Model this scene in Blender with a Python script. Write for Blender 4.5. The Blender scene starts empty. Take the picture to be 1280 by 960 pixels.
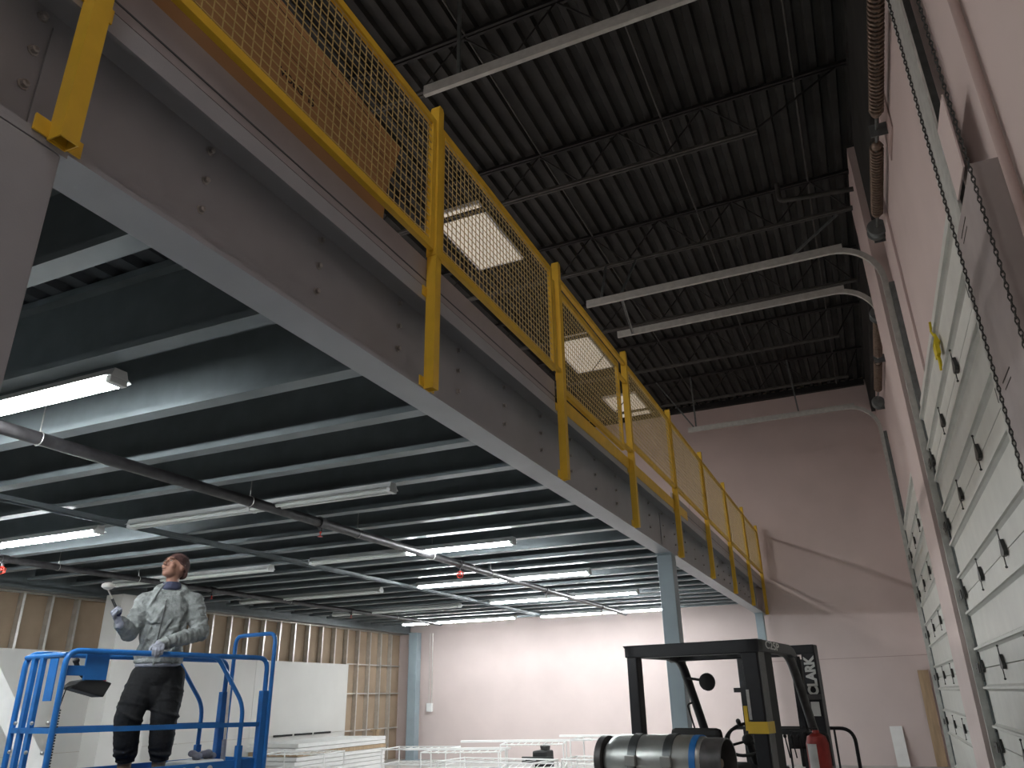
import bpy, bmesh, math, random
from mathutils import Vector, Matrix
random.seed(7)
PI = math.pi
V = Vector
SC = bpy.context.scene
COL = SC.collection
ORG = {}          # world origin of every parented frame

# ------------------------------------------------------------------ materials
def mat(name, col, rough=.6, metal=0, var=.12, scale=6, bump=0, bscale=40, emit=None, estr=0, spec=.4, stretch=None):
    m = bpy.data.materials.new(name); m.use_nodes = True
    nt = m.node_tree; N = nt.nodes; L = nt.links
    b = N['Principled BSDF']
    b.inputs['Roughness'].default_value = rough
    b.inputs['Metallic'].default_value = metal
    b.inputs['Specular IOR Level'].default_value = spec
    tc = N.new('ShaderNodeTexCoord')
    mp = N.new('ShaderNodeMapping'); L.new(tc.outputs['Object'], mp.inputs['Vector'])
    if stretch: mp.inputs['Scale'].default_value = stretch
    nz = N.new('ShaderNodeTexNoise'); nz.inputs['Scale'].default_value = scale; nz.inputs['Detail'].default_value = 5
    L.new(mp.outputs['Vector'], nz.inputs['Vector'])
    rp = N.new('ShaderNodeValToRGB')
    rp.color_ramp.elements[0].position = .3; rp.color_ramp.elements[1].position = .7
    rp.color_ramp.elements[0].color = (*[c*(1-var) for c in col], 1)
    rp.color_ramp.elements[1].color = (*[min(1, c*(1+var)) for c in col], 1)
    L.new(nz.outputs['Fac'], rp.inputs['Fac']); L.new(rp.outputs['Color'], b.inputs['Base Color'])
    if bump:
        n2 = N.new('ShaderNodeTexNoise'); n2.inputs['Scale'].default_value = bscale; n2.inputs['Detail'].default_value = 4
        L.new(mp.outputs['Vector'], n2.inputs['Vector'])
        bp = N.new('ShaderNodeBump'); bp.inputs['Strength'].default_value = bump; bp.inputs['Distance'].default_value = .02
        L.new(n2.outputs['Fac'], bp.inputs['Height']); L.new(bp.outputs['Normal'], b.inputs['Normal'])
    if emit:
        b.inputs['Emission Color'].default_value = (*emit, 1); b.inputs['Emission Strength'].default_value = estr
    return m
M = {}
M['mezz'] = mat('mezzanine_paint', (.33,.343,.365), .42, 0, .05, 3, .05, 120)
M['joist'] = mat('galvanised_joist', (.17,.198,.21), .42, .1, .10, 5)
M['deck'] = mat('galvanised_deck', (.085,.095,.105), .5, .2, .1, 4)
M['fascia'] = mat('galvanised_fascia', (.34,.32,.325), .45, .2, .08, 3)
M['yellow'] = mat('safety_yellow_paint', (.72,.46,.04), .4, 0, .07, 8)
M['wire'] = mat('welded_wire', (.56,.44,.19), .45, 0, .1, 8)
M['bolt'] = mat('zinc_bolt', (.45,.44,.42), .35, .7, .2, 30)
M['blackceil'] = mat('black_roof_paint', (.027,.028,.026), .75, 0, .35, 2.5, .1, 30)
M['blacksteel'] = mat('black_joist_paint', (.012,.012,.012), .6, 0, .3, 6)
M['greysteel'] = mat('grey_joist_paint', (.06,.06,.055), .6, 0, .3, 6)  # lighter grey than the black joist paint
M['pink'] = mat('pink_beige_wall_paint', (.61,.515,.49), .8, 0, .04, 1.2, .06, 60)
M['pinkd'] = mat('pink_beige_trim_paint', (.44,.34,.315), .7, 0, .06, 3)
M['floor'] = mat('polished_concrete', (.46,.45,.43), .5, 0, .12, 1.5, .05, 30)
M['galv'] = mat('galvanised_track', (.50,.51,.48), .42, .15, .12, 12)
M['galvd'] = mat('weathered_galvanised_track', (.17,.19,.19), .45, .5, .2, 12)
M['pipeblack'] = mat('black_steel_pipe', (.04,.038,.04), .45, .2, .3, 10)
M['door'] = mat('white_door_panel', (.60,.61,.57), .5, 0, .05, 4, .02, 60)
M['dark'] = mat('dark_hardware', (.05,.052,.05), .45, .5, .3, 20)
M['spring'] = mat('oiled_spring_steel', (.20,.15,.115), .45, .5, .3, 30)
M['card'] = mat('corrugated_cardboard', (.36,.205,.095), .85, 0, .06, 2, .05, 50)
M['ink'] = mat('black_print_ink', (.03,.025,.02), .8)
M['jamb'] = mat('grey_pink_jamb_paint', (.33,.29,.28), .6, 0, .08, 4)
M['white'] = mat('white_enamel', (.80,.80,.78), .45, 0, .04, 6)
M['drywall'] = mat('white_drywall', (.66,.65,.62), .85, 0, .03, 1.5, .02, 80)
M['paper'] = mat('brown_drywall_backing', (.36,.27,.19), .85, 0, .08, 3, .03, 60)
M['stud'] = mat('galvanised_stud', (.62,.60,.56), .35, .6, .1, 10)
M['column'] = mat('blue_grey_column_paint', (.27,.33,.36), .45, 0, .06, 4)
M['blue'] = mat('blue_lift_paint', (.018,.135,.40), .38, 0, .12, 10, .05, 60)
M['tubeon'] = mat('lit_fluorescent_tube', (1,1,1), .4, emit=(.94,.98,1.0), estr=150)
M['tubeoff'] = mat('unlit_fluorescent_tube', (.75,.78,.76), .3, 0, .03)
M['lampwhite'] = mat('white_fixture_enamel', (.72,.74,.73), .4, 0, .04)
M['skylight'] = mat('translucent_skylight', (.75,.70,.60), .5, 0, .04, 2, emit=(1,.90,.74), estr=.30)
M['lampfar'] = mat('unseen_mezzanine_bay_diffuser', (1,1,1), .4, emit=(1,.94,.90), estr=125)
M['lamp'] = mat('unseen_high_bay_diffuser', (1,1,1), .4, emit=(1,.94,.90), estr=34)
M['red'] = mat('red_plastic', (.55,.03,.02), .4)
M['guardred'] = mat('red_sprinkler_guard', (.62,.05,.03), .4)  # plain red, no emission
M['rubber'] = mat('black_rubber', (.015,.015,.015), .7)
M['forkblack'] = mat('black_forklift_paint', (.010,.0105,.013), .45, 0, .3, 8)
M['forkside'] = mat('grey_forklift_paint', (.07,.068,.068), .4, .1, .3, 12)  # dark grey, paler than the forklift black
M['tank'] = mat('brushed_tank_aluminium', (.42,.44,.42), .36, .7, .2, 5, .05, 40)
M['strap'] = mat('steel_strap', (.10,.11,.11), .4, .6, .2, 12)
M['bluetape'] = mat('blue_band', (.02,.16,.45), .4)
M['tape'] = mat('yellow_tape', (.62,.42,.04), .5)
M['decal'] = mat('white_decal', (.62,.62,.60), .6)
M['wood'] = mat('pine_board', (.40,.29,.18), .7, 0, .2, 3, stretch=(6,6,.6))
M['hoodie'] = mat('grey_hoodie_fleece', (.21,.225,.22), .9, 0, .35, 16, 1.0, 26)
M['pants'] = mat('black_trousers_cotton', (.006,.0065,.0075), .95, 0, .3, 10, .6, 16)
M['glove'] = mat('grey_work_glove', (.24,.25,.29), .85, 0, .15, 20, .3, 60)
M['glovepalm'] = mat('navy_glove_palm', (.035,.04,.10), .7, 0, .2, 20)
M['skin'] = mat('skin', (.26,.135,.095), .55, 0, .08, 10)
M['beanie'] = mat('brown_knit_cap', (.060,.028,.024), .9, 0, .3, 20, .5, 60)
M['beard'] = mat('dark_stubble', (.10,.06,.045), .9)
M['eyewhite'] = mat('eye_white', (.30,.25,.22), .6, 0, .05, spec=.1)
M['scarf'] = mat('navy_scarf', (.04,.045,.08), .9, 0, .2, 20, .4, 40)
M['boot'] = mat('tan_work_boot', (.17,.115,.065), .7, 0, .25, 14, .3, 40)
M['tagyellow'] = mat('yellow_tag', (.66,.52,.01), .5)

# ------------------------------------------------------------------ mesh builder
class MB:
    def __init__(s): s.bm = bmesh.new()
    def box(s, a, b, m=None):
        a, b = V(a), V(b)
        vs = [s.bm.verts.new((x, y, z)) for x in (a.x, b.x) for y in (a.y, b.y) for z in (a.z, b.z)]
        for f in ((0,1,3,2),(4,6,7,5),(0,4,5,1),(2,3,7,6),(0,2,6,4),(1,5,7,3)):
            s.bm.faces.new([vs[i] for i in f])
        if m is not None:
            for v in vs: v.co = m @ v.co
        return s
    def bar(s, p0, p1, w, h=None, up=(0,0,1)):
        """rectangular bar from p0 to p1, w across, h along up"""
        h = h or w; p0, p1 = V(p0), V(p1); d = (p1-p0); L = d.length; d.normalize()
        u = V(up); sd = d.cross(u)
        if sd.length < 1e-4: sd = d.cross(V((0,1,0)))
        sd.normalize(); u = sd.cross(d)
        m = Matrix((sd, d, u)).transposed().to_4x4(); m.translation = p0
        return s.box((-w/2, 0, -h/2), (w/2, L, h/2), m)
    def tube(s, pts, r, n=12, cap=True, closed=False):
        pts = [V(p) for p in pts]; rs = r if isinstance(r, (list, tuple)) else [r]*len(pts)
        rings = []; prev = None
        N = len(pts)
        for i, p in enumerate(pts):
            if closed: t = pts[(i+1) % N]-pts[i-1]
            else: t = (pts[min(i+1, N-1)]-pts[max(i-1, 0)])
            t.normalize()
            if prev is None:
                a = V((0,0,1)) if abs(t.z) < .9 else V((1,0,0))
                u = t.cross(a).normalized()
            else:
                u = (prev - t*prev.dot(t))
                u = u.normalized() if u.length > 1e-6 else t.orthogonal().normalized()
            prev = u; w = t.cross(u)
            off = PI/4 if n == 4 else 0
            rings.append([s.bm.verts.new(p+(u*math.cos(off+2*PI*k/n)+w*math.sin(off+2*PI*k/n))*rs[i]) for k in range(n)])
        for i in range(N if closed else N-1):
            A, B = rings[i], rings[(i+1) % N]
            for k in range(n): s.bm.faces.new((A[k], A[(k+1) % n], B[(k+1) % n], B[k]))
        if cap and not closed:
            s.bm.faces.new(rings[0][::-1]); s.bm.faces.new(rings[-1])
        return s
    def sweep(s, pts, prof, up=(0,0,1), closed=True):
        """profile (a,b) swept along pts: a along side = dir x up, b along up"""
        pts = [V(p) for p in pts]; rings = []; N = len(pts); u0 = V(up)
        for i, p in enumerate(pts):
            t = (pts[min(i+1, N-1)]-pts[max(i-1, 0)]).normalized()
            sd = u0.cross(t).normalized() if True else None
            w = t.cross(sd)
            rings.append([s.bm.verts.new(p+sd*a+w*b) for a, b in prof])
        n = len(prof)
        for i in range(N-1):
            A, B = rings[i], rings[i+1]
            for k in range(n): s.bm.faces.new((A[k], A[(k+1) % n], B[(k+1) % n], B[k]))
        s.bm.faces.new(rings[0][::-1]); s.bm.faces.new(rings[-1])
        return s
    def prism(s, poly, d0, d1, axis='x'):
        """closed 2-D polygon extruded along an axis; poly in the other two axes in order"""
        def P(a, b, d): return {'x': (d, a, b), 'y': (a, d, b), 'z': (a, b, d)}[axis]
        A = [s.bm.verts.new(P(a, b, d0)) for a, b in poly]; B = [s.bm.verts.new(P(a, b, d1)) for a, b in poly]
        n = len(poly)
        for k in range(n): s.bm.faces.new((A[k], A[(k+1) % n], B[(k+1) % n], B[k]))
        s.bm.faces.new(A[::-1]); s.bm.faces.new(B)
        return s
    def sphere(s, c, r, seg=16, m=None, sc=(1,1,1)):
        mm = Matrix.Translation(V(c)) @ (m.to_4x4() if m else Matrix.Identity(4)) @ Matrix.Diagonal((*[r*k for k in sc], 1))
        bmesh.ops.create_uvsphere(s.bm, u_segments=seg, v_segments=max(6, seg*2//3), radius=1, matrix=mm)
        return s
    def cap(s, p0, p1, r0, r1, seg=12):
        s.sphere(p0, r0, seg); s.sphere(p1, r1, seg); s.tube([p0, p1], [r0*.98, r1*.98], seg)
        return s
    def lathe(s, prof, c, axis=(0,0,1), n=24):
        """prof list of (radius, height) along axis"""
        ax = V(axis).normalized(); u = ax.orthogonal().normalized(); w = ax.cross(u); c = V(c); rings = []
        for r, h in prof:
            rings.append([s.bm.verts.new(c+ax*h+(u*math.cos(2*PI*k/n)+w*math.sin(2*PI*k/n))*max(r, 1e-4)) for k in range(n)])
        for A, B in zip(rings, rings[1:]):
            for k in range(n): s.bm.faces.new((A[k], A[(k+1) % n], B[(k+1) % n], B[k]))
        if prof[0][0] > 1e-3: s.bm.faces.new(rings[0][::-1])
        if prof[-1][0] > 1e-3: s.bm.faces.new(rings[-1])
        return s
    def build(s, name, m, parent=None, origin=None, smooth=False, bevel=0, remesh=0, local=False, sm_iter=4):
        o3 = V((0,0,0)) if local else (ORG[parent] if parent is not None else V(origin) if origin is not None else None)
        if o3 is None:
            xs = [v.co for v in s.bm.verts]
            o3 = V(((min(c.x for c in xs)+max(c.x for c in xs))/2, (min(c.y for c in xs)+max(c.y for c in xs))/2, min(c.z for c in xs)))
        bmesh.ops.translate(s.bm, verts=s.bm.verts, vec=-o3)
        bmesh.ops.recalc_face_normals(s.bm, faces=s.bm.faces)
        me = bpy.data.meshes.new(name); s.bm.to_mesh(me); s.bm.free()
        ob = bpy.data.objects.new(name, me); COL.objects.link(ob)
        if remesh:
            r = ob.modifiers.new('r', 'REMESH'); r.mode = 'VOXEL'; r.voxel_size = remesh; r.use_smooth_shade = True
            k = ob.modifiers.new('s', 'SMOOTH'); k.iterations = sm_iter; k.factor = .5
            dg = bpy.context.evaluated_depsgraph_get()
            me2 = bpy.data.meshes.new_from_object(ob.evaluated_get(dg)); ob.modifiers.clear(); ob.data = me2; me = me2; smooth = True
        me.materials.clear(); me.materials.append(M[m])
        if smooth:
            for p in me.polygons: p.use_smooth = True
            if not remesh:
                md = ob.modifiers.new('edges', 'EDGE_SPLIT'); md.split_angle = math.radians(40)
        if bevel:
            md = ob.modifiers.new('bevel', 'BEVEL'); md.width = bevel; md.segments = 2; md.limit_method = 'ANGLE'
        if parent is not None: ob.parent = parent; ORG[ob] = o3
        else: ob.location = o3; ORG[ob] = o3
        return ob

def tag(o, label=None, cat=None, group=None, kind=None):
    if label: o['label'] = label
    if cat: o['category'] = cat
    if group: o['group'] = group
    if kind: o['kind'] = kind
    return o
def empty(name, loc, label=None, cat=None, group=None, rz=0, kind=None, local=False):
    o = bpy.data.objects.new(name, None); COL.objects.link(o); o.location = loc; o.rotation_euler = (0,0,rz)
    o.empty_display_size = .1
    ORG[o] = V((0,0,0)) if local else V(loc)
    return tag(o, label, cat, group, kind)
def copy_tree(o, parent=None):
    c = o.copy(); COL.objects.link(c); c.parent = parent
    for ch in list(o.children): copy_tree(ch, c)
    return c
def arc(c, r, a0, a1, ax, ay, n=8):
    return [V(c)+V(ax)*math.cos(a0+(a1-a0)*i/n)*r+V(ay)*math.sin(a0+(a1-a0)*i/n)*r for i in range(n+1)]
def bend(pts, r, n=5):
    """round the inner corners of a polyline"""
    pts = [V(p) for p in pts]; out = [pts[0]]
    for i in range(1, len(pts)-1):
        a, b, c = pts[i-1], pts[i], pts[i+1]
        d0 = (a-b); d1 = (c-b); rr = min(r, d0.length*.49, d1.length*.49)
        p, q = b+d0.normalized()*rr, b+d1.normalized()*rr
        for k in range(n+1):
            t = k/n; out.append(p*(1-t)**2+b*2*t*(1-t)+q*t*t)
    out.append(pts[-1]); return out
def text_into(mb, s, mtx, size=1, depth=.002, bold=.015):
    cu = bpy.data.curves.new('lettering', 'FONT'); cu.body = s; cu.size = size; cu.extrude = depth; cu.align_x = 'CENTER'; cu.align_y = 'CENTER'; cu.offset = size*bold
    ob = bpy.data.objects.new('lettering', cu); COL.objects.link(ob)
    dg = bpy.context.evaluated_depsgraph_get(); dg.update()
    me = bpy.data.meshes.new_from_object(ob.evaluated_get(dg))
    me.transform(mtx); mb.bm.from_mesh(me); bpy.data.objects.remove(ob); bpy.data.meshes.remove(me)

# ------------------------------------------------------------------ camera
CZ = 1.6
R = Matrix(((0.91198678, 0.17179433, 0.37251419), (0.40979667, -0.34030941, -0.84631921), (-0.01862276, 0.924487, -0.38075843)))
cd = bpy.data.cameras.new('camera'); cam = bpy.data.objects.new('camera', cd); COL.objects.link(cam)
mw = R.to_4x4(); mw.translation = (0,0,CZ); cam.matrix_world = mw
cd.sensor_width = 36; cd.lens = 950/1280*36; cd.clip_start = .05; cd.clip_end = 200
SC.camera = cam

# ------------------------------------------------------------------ room shell
YB, XR, XL, ZC, YF = 21.0, 1.15, -13.05, 9.27, -9.0
def st(o): return tag(o, kind='structure')
st(MB().box((XL-.3, YF, -.2), (XR+.3, YB+.3, 0)).build('floor', 'floor', origin=(0,0,0)))
st(MB().box((XL-.3, YB, 0), (XR+.3, YB+.25, ZC+.3)).build('wall_back', 'pink', origin=(0,0,0)))
wr = MB().box((XR, YF, 0), (XR+.25, YB, ZC+.3)).build('wall_right', 'pink', origin=(0,0,0)); st(wr)
MB().box((XR-.10, YF, 7.85), (XR, 10.6, ZC+.05)).box((XR-.10, 12.75, 8.35), (XR, YB, ZC+.05)).build('black_insulation', 'blackceil', wr)
st(MB().box((XL-.25, YF, 0), (XL-.12, YB, ZC+.3)).build('wall_left', 'pink', origin=(0,0,0)))
# corrugated black roof deck: ribs run away from the camera
def deck_profile(x0, x1, pitch, z, h, t):
    a = []; x = x0
    while x < x1:
        a += [(x, z), (x+pitch*.36, z), (x+pitch*.48, z+h), (x+pitch*.88, z+h)]; x += pitch
    return a+[(p, q+t) for p, q in a[::-1]]
st(MB().prism(deck_profile(XL-.1, XR+.1, .225, ZC, .075, .01), YF, YB, 'y').build('ceiling', 'blackceil', origin=(0,0,0)))
# wall crease and panel joint on the back wall
st(MB().bar((-2.5, YB-.004, 2.29), (1.2, YB-.004, 2.33), .012, .014).build('trim_1', 'pinkd', origin=(0,0,0)))
st(MB().bar((-3.95, YB-.004, 4.3), (-3.95, YB-.004, 8.2), .012, .014, up=(0,1,0)).build('trim_2', 'pinkd', origin=(0,0,0)))
# pilaster between the two overhead doors
st(MB().box((.96, 10.72, 0), (XR, 12.3, ZC)).build('trim_3', 'pink', origin=(0,0,0)))
# thin conduit by the near door, standing in for the wall's edge shading
st(MB().tube([(1.115, 4.18, 0), (1.115, 4.18, ZC)], .028, 12).build('trim_4', 'pinkd', origin=(0,0,0), smooth=True))

# open web roof joists
def roof_joist(y, xend):
    o = empty('roof_joist', (-6, y, 8.5), None, 'roof joist')
    zt, zb = ZC-.03, 8.52
    m = MB()
    for s in (-.028, .028):
        m.box((XL+.2, y+s-.018, zt-.045), (XR-.14, y+s+.018, zt))
    m.build('top_chord', 'blacksteel', o)
    m = MB()
    for s in (-.028, .028):
        m.box((XL+.3, y+s-.018, zb), (xend, y+s+.018, zb+.04))
    m.build('bottom_chord', 'greysteel', o)
    m = MB(); x = XL+.4; up = True
    while x < xend-.3:
        nx = min(x+.62, xend-.05)
        m.tube([(x, y, zb+.03 if up else zt-.03), (nx, y, zt-.03 if up else zb+.03)], .011, 6); up = not up; x = nx
    m.tube([(xend-.05, y, zb+.03), (XR-.25, y, zt-.03)], .014, 6)
    m.build('web_rod', 'blacksteel', o)
    return o
jl = ['black open web roof joist nearest the camera, above the pale upper door track',
      'black open web roof joist crossing the roof in line with the first skylight',
      'black open web roof joist passing just beyond the first pale skylight',
      'black open web roof joist above the pair of galvanised door tracks',
      'black open web roof joist beyond the tracks, before the far spring shaft',
      'black open web roof joist last but one before the pink back wall']
for i, (y, xe) in enumerate([(6.3,.4),(8.8,-.22),(11.25,.9),(13.7,.9),(16.1,.5),(18.6,.6)]):
    o = roof_joist(y, xe); tag(o, jl[i], group='roof joists')
o = MB().box((XL+.2, YB-.14, ZC-.16), (XR-.14, YB-.02, ZC-.01)).build('wall_ledger', 'blacksteel'); tag(o, 'black steel ledger angle where the roof meets the pink back wall', 'beam')
# conduits on the roof deck, running away from the camera
for x, lab in ((-6.4,'thin conduit under the roof deck above the skylights'),(-3.3,'thin conduit under the roof deck left of the tie rods'),(-1.45,'thin conduit under the middle of the open roof'),(.35,'thin conduit under the roof deck nearest the right wall')):
    o = MB().tube([(x, 4.5, ZC-.06), (x, YB-.2, ZC-.06)], .016, 8).build('roof_conduit', 'greysteel', smooth=True); tag(o, lab, 'conduit', 'roof conduits')
# skylights
for i, (x0, x1, y0, y1) in enumerate([(-5.6,-4.72,9.45,11.32),(-5.6,-4.72,14.95,16.95),(-5.6,-4.72,19.0,20.7)]):
    o = empty('skylight', ((x0+x1)/2, (y0+y1)/2, ZC-.1), ['nearest pale roof skylight, seen through the second railing bay','pale roof skylight seen through the gate bay of the railing','farthest pale roof skylight, close to the back wall'][i], 'skylight', 'roof skylights')
    MB().box((x0, y0, ZC-.08), (x1, y1, ZC-.06)).build('diffuser', 'skylight', o)
    m = MB()
    for a, b in (((x0-.03,y0-.03),(x1+.03,y0)),((x0-.03,y1),(x1+.03,y1+.03)),((x0-.03,y0),(x0,y1)),((x1,y0),(x1+.03,y1))):
        m.box((a[0], a[1], ZC-.09), (b[0], b[1], ZC-.02))
    m.build('frame', 'white', o)
# unseen high bay lights added behind the camera and over the mezzanine to light the hall
for i, (x, y) in enumerate([(-1.1, -.6), (-1.1, -6.2), (-7.5, .2), (-8.6, 5.4), (-8.6, 10.2), (-8.6, 15.0)]):
    o = empty('unseen_high_bay_light', (x, y, 8.4), ['unseen lit high bay lamp above the aisle near the camera','unseen lit high bay lamp farther behind the camera','unseen lit high bay lamp above the front of the mezzanine','second unseen lit high bay lamp above the mezzanine','third unseen lit high bay lamp above the mezzanine','farthest unseen lit high bay lamp above the mezzanine'][i], 'light', 'unseen high bay lights')
    MB().box((x-.33, y-.62, 8.44), (x+.33, y+.62, 8.54)).tube([(x, y, 8.54), (x, y, ZC-.01)], .01, 6).build('housing', 'lampwhite', o)
    MB().box((x-.3, y-.6, 8.425), (x+.3, y+.6, 8.44)).build('diffuser', 'lampfar' if i > 2 else 'lamp', o)

# ------------------------------------------------------------------ mezzanine
XO, XI = -2.293, -2.51
ZB, ZT = 3.40, 4.12
eb = empty('mezzanine_edge_beam', (XO, 9, ZB), 'long grey steel edge beam of the mezzanine, studded with bolts', 'beam')
prof = [(XI,ZB),(XO,ZB),(XO,ZB+.022),(XO-.012,ZB+.022),(XO-.012,ZB+.012),(XI+.012,ZB+.012),(XI+.012,ZT-.012),(XO-.012,ZT-.012),(XO-.012,ZT-.10),(XO,ZT-.10),(XO,ZT),(XI,ZT)]
MB().prism(prof, -3.0, YB-.02, 'y').build('channel', 'mezz', eb)
m = MB()
for y in (1.42, 11.0): m.box((XI+.013, y-.12, ZB+.1), (XI+.022, y+.12, ZT-.08))
m.build('splice_plate', 'mezz', eb)
JY = [2.12+.86*k-.0045*k*k for k in range(-5, 24)]
JY = [y for y in JY if y < YB-.25]
for y in JY:
    if y < .9: continue
    for z in (4.055, 3.885, 3.72):
        MB().lathe([(.022,0),(.022,.004),(.015,.005),(.015,.022),(.008,.026)], (XI+.012, y, z), (1,0,0), 8).build('bolt', 'bolt', eb)
# joists
def joist_mesh():
    m = MB()
    y0, y1, zb, zt, t = -.125, .0, 3.56, 4.115, .006
    m.prism([(y0,zb),(y1,zb),(y1,zt),(y0,zt),(y0,zt-.05),(y0+t,zt-.05),(y0+t,zt-t),(y1-t,zt-t),(y1-t,zb+t),(y0+t,zb+t),(y0+t,zb+.045),(y0,zb+.045)], XL+.35, XI-.002, 'x')
    return m
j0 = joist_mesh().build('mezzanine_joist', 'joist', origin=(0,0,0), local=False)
j0.location = (0,0,0)
for i, y in enumerate(JY):
    o = j0 if i == 0 else j0.copy()
    if i: COL.objects.link(o)
    o.location = (0, y-.035, 0)
    tag(o, 'pale grey steel joist under the mezzanine deck, one of a long row', 'joist', 'mezzanine joists')
# deck
dk = empty('mezzanine_deck', (-7.7, 9, ZT), 'dark corrugated steel deck laid over the mezzanine joists', 'deck')
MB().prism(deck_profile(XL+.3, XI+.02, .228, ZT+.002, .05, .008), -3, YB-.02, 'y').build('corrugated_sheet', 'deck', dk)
MB().box((XL+.3, -3, ZT+.062), (XO-.02, YB-.02, ZT+.09)).build('floor_board', 'fascia', dk)
m = MB().box((XO-.02, -3, ZT+.004), (XO, 6.2, ZT+.215)).box((XO-.02, 10.95, ZT+.004), (XO, YB-.02, ZT+.215))
m.build('kick_plate', 'fascia', dk)
# left edge beam
o = MB().prism([(XL+.08,3.42),(XL+.36,3.42),(XL+.36,3.47),(XL+.25,3.47),(XL+.25,4.1),(XL+.36,4.1),(XL+.36,ZT),(XL+.08,ZT)], -3, YB-.02, 'y').build('mezzanine_wall_beam', 'joist'); tag(o, 'grey steel beam carrying the joist ends along the left stud wall', 'beam')
# bracing strut
o = MB().prism([(-7.68,3.545),(-7.56,3.545),(-7.56,3.50),(-7.565,3.50),(-7.565,3.54),(-7.675,3.54),(-7.675,3.50),(-7.68,3.50)], 1.6, 19.4, 'y').build('bracing_channel', 'joist'); tag(o, 'flat grey bracing channel running lengthwise below the mezzanine joists', 'brace')
# columns
def column(name, x0, x1, y0, y1, zt, label, near=False):
    c = empty(name, ((x0+x1)/2, (y0+y1)/2, 0), label, 'column', 'mezzanine columns')
    MB().box((x0, y0, 0), (x1, y1, zt-.02)).build('shaft', 'mezz' if near else 'column', c, bevel=.008)
    MB().box((x0-.01, y0-.02, zt-.018), (x1+.0, y1+.02, zt)).build('cap_plate', 'mezz' if near else 'column', c)
    MB().box((x0-.08, y0-.08, 0), (x1+.08, y1+.08, .02)).build('base_plate', 'column', c)
column('mezzanine_column', XI, XO, .88, 1.335, ZB, 'large near grey column under the edge beam, at the left picture edge', True)
column('mezzanine_column', XI+.005, XO-.005, 10.55, 10.80, ZB, 'blue grey square column standing behind the forklift')
column('mezzanine_column', XI+.02, XO-.01, 20.2, 20.42, ZB, 'slim blue grey column at the far end of the edge beam')
column('mezzanine_column', -12.52, -12.24, 20.45, 20.7, 3.42, 'blue grey column in the corner beside the stud wall')

# ------------------------------------------------------------------ guardrail
PX0, PX1 = XO+.003, XO+.073
PXC = (PX0+PX1)/2
PY = [1.27, 3.82, 6.24, 8.62, 11.0, 13.45, 15.85, 18.35, 20.75]
plab = ['yellow guardrail post nearest the camera, its open end beside the near column',
        'second yellow guardrail post, beside the end of the cardboard box',
        'third yellow guardrail post, at the near side of the gate',
        'fourth yellow guardrail post, at the far side of the gate',
        'fifth yellow guardrail post, above the blue grey column head',
        'sixth yellow guardrail post, first one beyond the column',
        'seventh yellow guardrail post, second one beyond the column',
        'eighth yellow guardrail post, next to the last',
        'last yellow guardrail post, touching the pink back wall']
for i, y in enumerate(PY):
    y1 = y+.07; zt = 5.60
    p = empty('guardrail_post', (PXC, y, ZB), plab[i], 'post', 'guardrail posts')
    m = MB(); t = .005     # hollow square tube, open at the bottom
    q = []
    for z in (ZB, zt):
        q.append([m.bm.verts.new((a, b, z)) for a, b in ((PX0,y),(PX1,y),(PX1,y1),(PX0,y1))]); q.append([m.bm.verts.new((a, b, z)) for a, b in ((PX0+t,y+t),(PX1-t,y+t),(PX1-t,y1-t),(PX0+t,y1-t))])
    for k in range(4):
        j = (k+1) % 4
        for A, B in ((q[0], q[2]), (q[1], q[3]), (q[0], q[1]), (q[2], q[3])): m.bm.faces.new((A[k], A[j], B[j], B[k]))
    m.build('tube', 'yellow', p)
    MB().prism([(y, zt), (y1, zt), (y1, zt+.02), (y1-.012, zt+.045), (y+.012, zt+.045), (y, zt+.02)], PX0, PX1, 'x').build('cap', 'yellow', p)
    MB().box((XO+.001, y-.055, ZB+.01), (XO+.009, y1+.055, ZB+.075)).build('foot_plate', 'yellow', p)
    MB().box((XO+.001, y-.05, ZT-.07), (XO+.009, y1+.05, ZT-.0)).build('top_bracket', 'yellow', p)
    MB().box((PX0-.004, y-.004, 4.36), (PX1+.004, y1+.004, 4.43)).build('collar', 'yellow', p)
def panel(name, ya, yb, za, zb, label, px=.064, pz=.056, tw=.045, cat='railing panel', grp='guardrail mesh panels'):
    g = empty(name, (PXC, (ya+yb)/2, za), label, cat, grp)
    x0, x1 = PXC-.019, PXC+.019
    m = MB().box((x0, ya, za), (x1, yb, za+.055)).box((x0, ya, zb-.055), (x1, yb, zb)).box((x0, ya, za+.055), (x1, ya+tw, zb-.055)).box((x0, yb-tw, za+.055), (x1, yb, zb-.055))
    m.build('frame', 'yellow', g)
    m = MB(); r = .0034
    y = ya+tw+px*.5
    while y < yb-tw:
        m.tube([(PXC, y, za+.05), (PXC, y, zb-.05)], r, 4, cap=False); y += px
    z = za+.055+pz*.5
    while z < zb-.055:
        m.tube([(PXC+.005, ya+tw-.004, z), (PXC+.005, yb-tw+.004, z)], r, 4, cap=False); z += pz
    m.build('wire_mesh', 'wire', g)
    return g
wl = ['yellow mesh railing panel over the cardboard box, nearest the camera',
      'second yellow mesh railing panel, with the nearest skylight showing through it',None,
      'yellow mesh railing panel just beyond the gate',
      'yellow mesh railing panel directly after the column head','second yellow mesh railing panel beyond the column',
      'third yellow mesh railing panel beyond the column','last yellow mesh railing panel, ending at the back wall']
panel('mesh_guardrail', PY[0]-2.3, PY[0]-.005, 4.42, 5.50, 'yellow mesh railing panel left of the nearest post')
for i in range(8):
    if i == 2: continue
    panel('mesh_guardrail', PY[i]+.075, PY[i+1]-.005-(.13 if i == 1 else 0), 4.40, 5.50, wl[i])
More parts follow.
